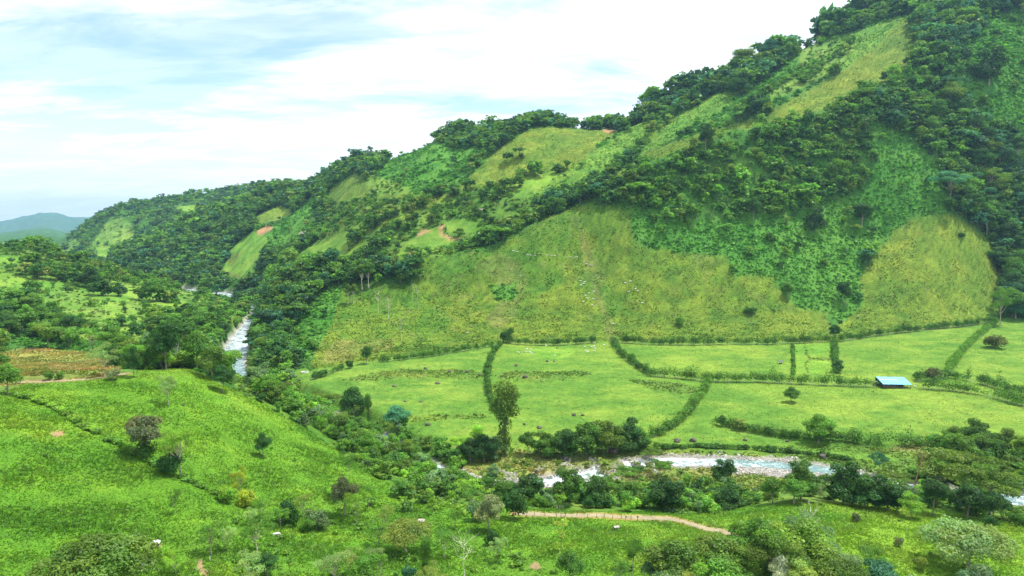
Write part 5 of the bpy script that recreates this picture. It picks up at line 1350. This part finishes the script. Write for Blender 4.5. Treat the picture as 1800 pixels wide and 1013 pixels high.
# ------------------------------------------------------------------ boulders
def rock_mesh(seed):
    r_ = np.random.default_rng(seed); import bmesh
    bm = bmesh.new(); bmesh.ops.create_icosphere(bm, subdivisions=3, radius=1)
    V = np.array([v.co[:] for v in bm.verts]); n_ = 10; pl = unit(r_.normal(size=(n_, 3))); dd = r_.uniform(.62, .95, n_)
    for a, d_ in zip(pl, dd):
        k = V @ a; V = V - np.clip(k - d_, 0, None)[:, None] * a * .85
    V *= 1 + .05 * np.sin(V[:, :1] * 9 + seed) * np.cos(V[:, 1:2] * 8)
    for v, c in zip(bm.verts, V): v.co = c.tolist()
    me = bpy.data.meshes.new('boulder'); bm.to_mesh(me); bm.free(); me.materials.append(M_rock); return me
RM = [rock_mesh(s) for s in range(5)]
ROCKS = [
 (1190,777,15,9,'brown boulder on the pasture above the rapids, left one of the pair'), (1218,776,17,9,'brown boulder on the pasture above the rapids, right one of the pair'),
 (1310,775,9,6,'small brown boulder below the scrub line above the river'), (1384,777,8,6,'small grey-brown boulder between scrub line and river'),
 (1078,797,21,14,'big light brown boulder at the right end of the far bank trees'), (986,829,18,9,'flat dark boulder on the gravel islet'),
 (944,831,11,8,'dark boulder left on the gravel islet'), (986,806,8,6,'small boulder at the upper edge of the gravel islet'),
 (1446,806,16,12,'dark boulder in the undercut far bank of the river'), (923,664,12,7,'dark boulder by the bushes in the white cattle pasture'),
 (907,644,9,6,'reddish boulder left in the white cattle pasture'), (962,636,7,4,'dark flat stone below the bright patch of the cattle pasture'),
 (974,636,5,3,'small dark stone right of the flat one in the cattle pasture'), (790,655,9,6,'dark boulder in the upper left pasture'),
 (821,655,9,6,'dark boulder right of another in the upper left pasture'), (748,649,8,5,'grey boulder left in the upper left pasture'),
 (693,680,12,5,'brown slab in the middle left pasture'), (769,675,12,5,'brown slab at the top of the middle left pasture'),
 (678,737,8,5,'dark stone near the left edge of the flat pasture'), (752,748,12,7,'pale pinkish boulder low in the left pasture'),
 (771,777,8,4,'brown stone at the lower edge of the left pasture'), (712,706,9,3,'flat brown stone in the middle of the left pasture'),
 (740,707,9,3,'flat brown stone, right neighbour in the middle left pasture'), (1009,731,10,7,'dark boulder above the far bank trees'),
 (1024,731,7,5,'small dark boulder right of the one above the bank trees'), (948,753,12,6,'brown boulder above the left of the far bank trees'),
 (922,747,7,5,'small brown boulder right of the very tall central tree'), (843,660,8,5,'dark stone at the hedge in the upper left pasture'),
 (1330,606,5,3,'tiny stone at the hill foot hedge'), (322,713,6,4,'small brown stone on the bright crest field'),
 (1243,813,8,5,'dark rock in the shallow edge of the rapids'), (1425,818,9,5,'dark rock on the gravel shore of the bend'),
]
for i, (px, py, w_, h_, lab) in enumerate(ROCKS):
    p = hit(px, py); o = bpy.data.objects.new('boulder', RM[i % 5]); COL.objects.link(o); k = p[1] / FPX
    o.location = (p[0], p[1], p[2] + h_ * k * .25); o.scale = (w_ * k * .42, w_ * k * .36, h_ * k * .5); o.rotation_euler = (0, 0, random.uniform(-.5, .5))
    tag(o, lab, 'boulder', 'boulders of pasture and river')
# pale loose stones on the gravel banks
r_ = np.random.default_rng(314)
wgt = ((RIVD > -3.5) & (RIVD < 7) | (reg == CI['gravel']) | ((reg == CI['bar']) & (fbm(GX, GY, 7, 2, 915) > .35))) * (PX > 790) * (PX < 1900) * cell * (GY < 420) * (RIVD > -3.5) * ((RIVD < 2.5) | (reg == CI['gravel']) | (fbm(GX, GY, 7, 2, 915) > .5)) * (RIVD < 14)
wgt = wgt * np.where(PX > 1420, .35, 1)
cs = np.cumsum(wgt.ravel()); pick = np.searchsorted(cs, r_.random(9000) * cs[-1]); i_, j_ = np.divmod(pick, NY)
y = gy[j_] * np.exp(r_.uniform(-.5, .5, 9000) * (gl[1] - gl[0])); x = (ga[i_] + r_.uniform(-.5, .5, 9000) * (ga[1] - ga[0])) * y
sz = r_.uniform(.12, .42, 9000) * np.where(r_.random(9000) < .06, 2.2, 1)
bV, bF = join([box(-1, 1, -1, 1, -.6, .6)]); bV[4:] *= [.62, .62, 1]
zz = np.maximum(gz(x, y), -4.5)
SV = bV[None] * (sz[:, None, None] * r_.uniform(.6, 1.3, (9000, 8, 3))) + np.stack([x, y, zz + sz * .25], 1)[:, None]
SF = bF[None] + (np.arange(9000) * 8)[:, None, None]
st = mesh_obj('gravel', SV.reshape(-1, 3), SF.reshape(-1, 4), M_stone); tag(st, 'pale loose stones and cobbles along the river shore', 'gravel', kind='stuff')

# ------------------------------------------------------------------ cattle
def cow_mesh(grazing):
    hz = (.95, .62, .42) if grazing else (1.35, 1.62, 1.60)
    J = dict(pelvis=(-.75, 0, 1.12), mid=(-.1, 0, 1.02), chest=(.5, 0, 1.05), wither=(.72, 0, 1.22), neck=(1.0, 0, hz[0]), head=(1.25, 0, hz[1]), muzzle=(1.5 if not grazing else 1.42, 0, hz[2] - (.22 if not grazing else .22)))
    E_ = [('pelvis', 'mid'), ('mid', 'chest'), ('chest', 'wither'), ('wither', 'neck'), ('neck', 'head'), ('head', 'muzzle')]
    Rr = dict(pelvis=(.30, .30), mid=(.37, .40), chest=(.33, .36), wither=(.22, .24), neck=(.15, .19), head=(.14, .15), muzzle=(.08, .08))
    for s_, y_ in (('l', .2), ('r', -.2)):
        J['hip' + s_] = (-.78, y_, .86); J['stifle' + s_] = (-.62, y_ * 1.15, .62); J['hock' + s_] = (-.86, y_ * 1.1, .42); J['hoof' + s_] = (-.80, y_ * 1.1, .02)
        J['sh' + s_] = (.55, y_, .74); J['knee' + s_] = (.60, y_ * 1.05, .42); J['fhoof' + s_] = (.58, y_ * 1.05, .02)
        E_ += [('pelvis', 'hip' + s_), ('hip' + s_, 'stifle' + s_), ('stifle' + s_, 'hock' + s_), ('hock' + s_, 'hoof' + s_), ('chest', 'sh' + s_), ('sh' + s_, 'knee' + s_), ('knee' + s_, 'fhoof' + s_)]
        for q_, v_ in (('hip', .17), ('stifle', .12), ('hock', .065), ('hoof', .06), ('sh', .13), ('knee', .07), ('fhoof', .06)): Rr[q_ + s_] = (v_, v_)
        J['ear' + s_] = (1.18, y_ * 1.3, hz[1] + .06); E_.append(('head', 'ear' + s_)); Rr['ear' + s_] = (.03, .05)
    J['tail'] = (-1.1, 0, 1.1); J['tail2'] = (-1.16, 0, .5); E_ += [('pelvis', 'tail'), ('tail', 'tail2')]; Rr['tail'] = (.04, .04); Rr['tail2'] = (.03, .03)
    K_ = list(J); me = bpy.data.meshes.new('cow'); me.from_pydata([J[k] for k in K_], [(K_.index(a), K_.index(b)) for a, b in E_], [])
    o = bpy.data.objects.new('cow_tmp', me); COL.objects.link(o)
    md = o.modifiers.new('skin', 'SKIN'); sb = o.modifiers.new('sub', 'SUBSURF'); sb.levels = 1; sb.render_levels = 1
    for i, k in enumerate(K_): me.skin_vertices[0].data[i].radius = Rr[k]
    me.skin_vertices[0].data[0].use_root = True
    dg = bpy.context.evaluated_depsgraph_get(); nm = bpy.data.meshes.new_from_object(o.evaluated_get(dg)); bpy.data.objects.remove(o)
    nm.name = 'cow'; nm.materials.clear(); nm.materials.append(M_cow)
    for p_ in nm.polygons: p_.use_smooth = True
    return nm
COWM = [cow_mesh(True), cow_mesh(False)]
COWS = [(486,944,0,'white cow standing on the lower left meadow, nearest of all cattle',0),
 (911,621,1,'white cow alone at the left in the hedge-ringed pasture',1),(926,615,0,'white cow of the left bunch, uppermost',1),(934,616,1,'white cow of the left bunch, upper right',1),
 (925,620,1,'white cow of the left bunch, lower left',1),(931,620,0,'white cow of the left bunch, in the middle',1),(935,623,1,'white cow of the left bunch, lowest',1),
 (960,609,1,'white cow by the hedge between the two bunches',1),(975,627,0,'white cow below the bright green patch',1),
 (1045,604,1,'white cow touching the right end of the hill foot hedge',1),(1028,611,0,'white cow at the upper left of the right bunch',1),(1040,611,1,'white cow at the top of the right bunch',1),
 (1044,610,0,'white cow at the top right of the right bunch',1),(1046,614,1,'white cow at the right of the right bunch',1),(1030,618,0,'white cow lying at the lower left of the right bunch',1),
 (1033,620,1,'white cow lowest in the right bunch',1),(1045,618,0,'white cow at the lower right of the right bunch',1),(1062,608,1,'white cow alone right of the right bunch',1),
 (1608,681,1,'white cow standing beside the right end of the barn',0),
 (1020,495,0,'',2),(1028,497,1,'',2),(1026,500,0,'',2),(1021,503,1,'',2),(1035,517,0,'',2),(1044,514,1,'',2),(1029,521,0,'',2),(1033,526,1,'',2),(1026,532,0,'',2),(1043,527,1,'',2),(1041,538,0,'',2),
 (1108,496,1,'',2),(1099,499,0,'',2),(1117,509,1,'',2),(1121,513,0,'',2),(1105,514,1,'',2),(1129,534,0,'',2),(1078,571,1,'',2)]
GR = {0: None, 1: 'white cattle in the hedge-ringed pasture', 2: 'white cattle scattered on the grassy hill face'}
for i, (px, py, g_, lab, gr) in enumerate(COWS):
    p = hit(px, py); o = bpy.data.objects.new('cow', COWM[g_ % 2]); COL.objects.link(o); o.location = (p[0], p[1], p[2] - .03)
    o.rotation_euler = (0, 0, [0.1, 3.0, .5, 2.6, -.4][i % 5]); k = 1.0 if gr < 2 else 1.12; o.scale = (k, k, k)
    hc = sorted(c[:2] for c in COWS if c[4] == 2)
    tag(o, lab or f'{ORDW[hc.index((px, py))]} white cow from the left among those on the grassy hill face', 'cow', GR[gr])

# ------------------------------------------------------------------ felled pale logs on the hill face
LOGS = [(903,441),(909,443),(928,448),(934,449),(940,450),(946,447),(962,449),(970,450),(976,450),(995,453),(1003,452),(1010,453),(1014,452),(1026,461),(1031,464),(1037,466),(1040,467),(915,485),(899,474),(822,585)]
for i, (px, py) in enumerate(LOGS):
    p = hit(px, py); L_ = random.uniform(2.0, 4.2); n_ = 6
    pts = [(t_ * L_, .12 * math.sin(t_ * 5 + i), .28 + .05 * math.sin(t_ * 4)) for t_ in np.linspace(-.5, .5, n_)]
    prt = [tube(pts, [.34, .32, .30, .26, .24, .18], 7), tube([pts[3], (pts[3][0] + .5, .8, .8), (pts[3][0] + .7, 1.1, 1.2)], [.12, .08, .04], 5)]
    e = bobj('log', prt, M_log); e.location = p.tolist(); e.rotation_euler = (0, 0, random.uniform(-.5, .5))
    tag(e, f'{ORDW[sorted(LOGS).index((px, py))]} pale log from the left on the grassy hill face', 'log', 'pale logs on the grassy hill face')

# ------------------------------------------------------------------ fence posts beside the dirt road
POSTS = [(926,907),(939,906),(958,907),(978,908),(986,909),(994,909),(1014,908),(1033,909),(1049,910),(1062,911),(1077,911),(1092,912),(1100,914),(1109,914),(1121,916),(1132,919),(1139,920),(1147,921),(1158,923)]
pm = None
for i, (px, py) in enumerate(POSTS):
    p = hit(px, py)
    e = bpy.data.objects.new('fence_post', None); COL.objects.link(e); e.location = p.tolist(); h_ = [1.3, 1.5, 1.1, 1.6, 1.4][i % 5]; e.scale = (1, 1, h_)
    e.rotation_euler = (random.uniform(-.06, .06), random.uniform(-.08, .08), random.uniform(0, 3))
    if pm is None:
        o = bobj('post', [tube([(0, 0, -.2), (0.01, 0, .4), (0, .01, .8), (.015, 0, 1)], [.10, .09, .085, .07], 7)], M_post, e); pm = o.data
        r_ = np.random.default_rng(5); V, c = lobes_to_leaves([(0, 0, 1.1, .32, .32, .28)], 60, .12, r_)
        o = mesh_obj('sprout', V, np.arange(len(V)).reshape(-1, 4), M_leaf, e, c); sm_ = o.data; o.color = (*T['mid'], 1); big = True
    else:
        o = bpy.data.objects.new('post', pm); COL.objects.link(o); o.parent = e; big = i in (5, 12, 14, 17)
        if big: o = bpy.data.objects.new('sprout', sm_); COL.objects.link(o); o.parent = e; o.color = (*T['mid'], 1)
    lab = {0: 'leaf-topped fence post at the left end of the dirt road', 5: 'leaf-topped fence post left of the middle of the road', 12: 'leaf-topped fence post at the middle of the road fence',
           14: 'leaf-topped fence post right of the middle of the road fence', 17: 'leaf-topped fence post near the road bend', 18: 'last bare fence post before the road bend'}.get(i, f'{ORDW[i]} post from the left in the row below the dirt road, bare wood')
    tag(e, lab, 'fence post', 'fence posts along the dirt road')
# leaning bare trunk on the right river bank
p = hit(1606, 866); e = bpy.data.objects.new('dead_trunk', None); COL.objects.link(e); e.location = p.tolist()
k = p[1] / FPX; pts = [(0, 0, -.5), (3 * k, 0, 22 * k), (8 * k, 0, 45 * k), (13 * k, .2, 68 * k)]
bobj('trunk', [tube(catmull(np.array(pts), 4), np.linspace(.42, .14, 13), 8)], mat('reddish_bark', (.42, .24, .15), .9, .3), e, True)
bobj('branch', [tube([(12.5 * k, .2, 66 * k), (15 * k, .5, 76 * k), (19 * k, 0, 82 * k)], [.12, .08, .03], 6), tube([(12 * k, .2, 62 * k), (8 * k, -.3, 72 * k), (7 * k, 0, 80 * k)], [.10, .06, .03], 6)], M_bark, e, True)
tag(e, 'leaning reddish bare trunk rising in front of the river trees at right', 'dead tree')

# ------------------------------------------------------------------ air
def haze():
    m = bpy.data.materials.new('haze_air'); m.use_nodes = True; t = NT(m.node_tree)
    v = t.n('ShaderNodeVolumePrincipled', Color=(.42, .72, 1.0, 1), Density=HAZE, Anisotropy=0.2)
    t.n('ShaderNodeOutputMaterial', Volume=v.outputs[0]); return m
HAZE = 4.0e-5
zt = max(float(Z.max()), CAM_H) + 60; zb = float(Z.min()) - 3
V, F = box(-31000, 31000, -120, 23500, zb, zt)
hz_ = mesh_obj('haze', V, F, haze()); tag(hz_, 'thin bluish air over the valley', 'haze', kind='stuff')
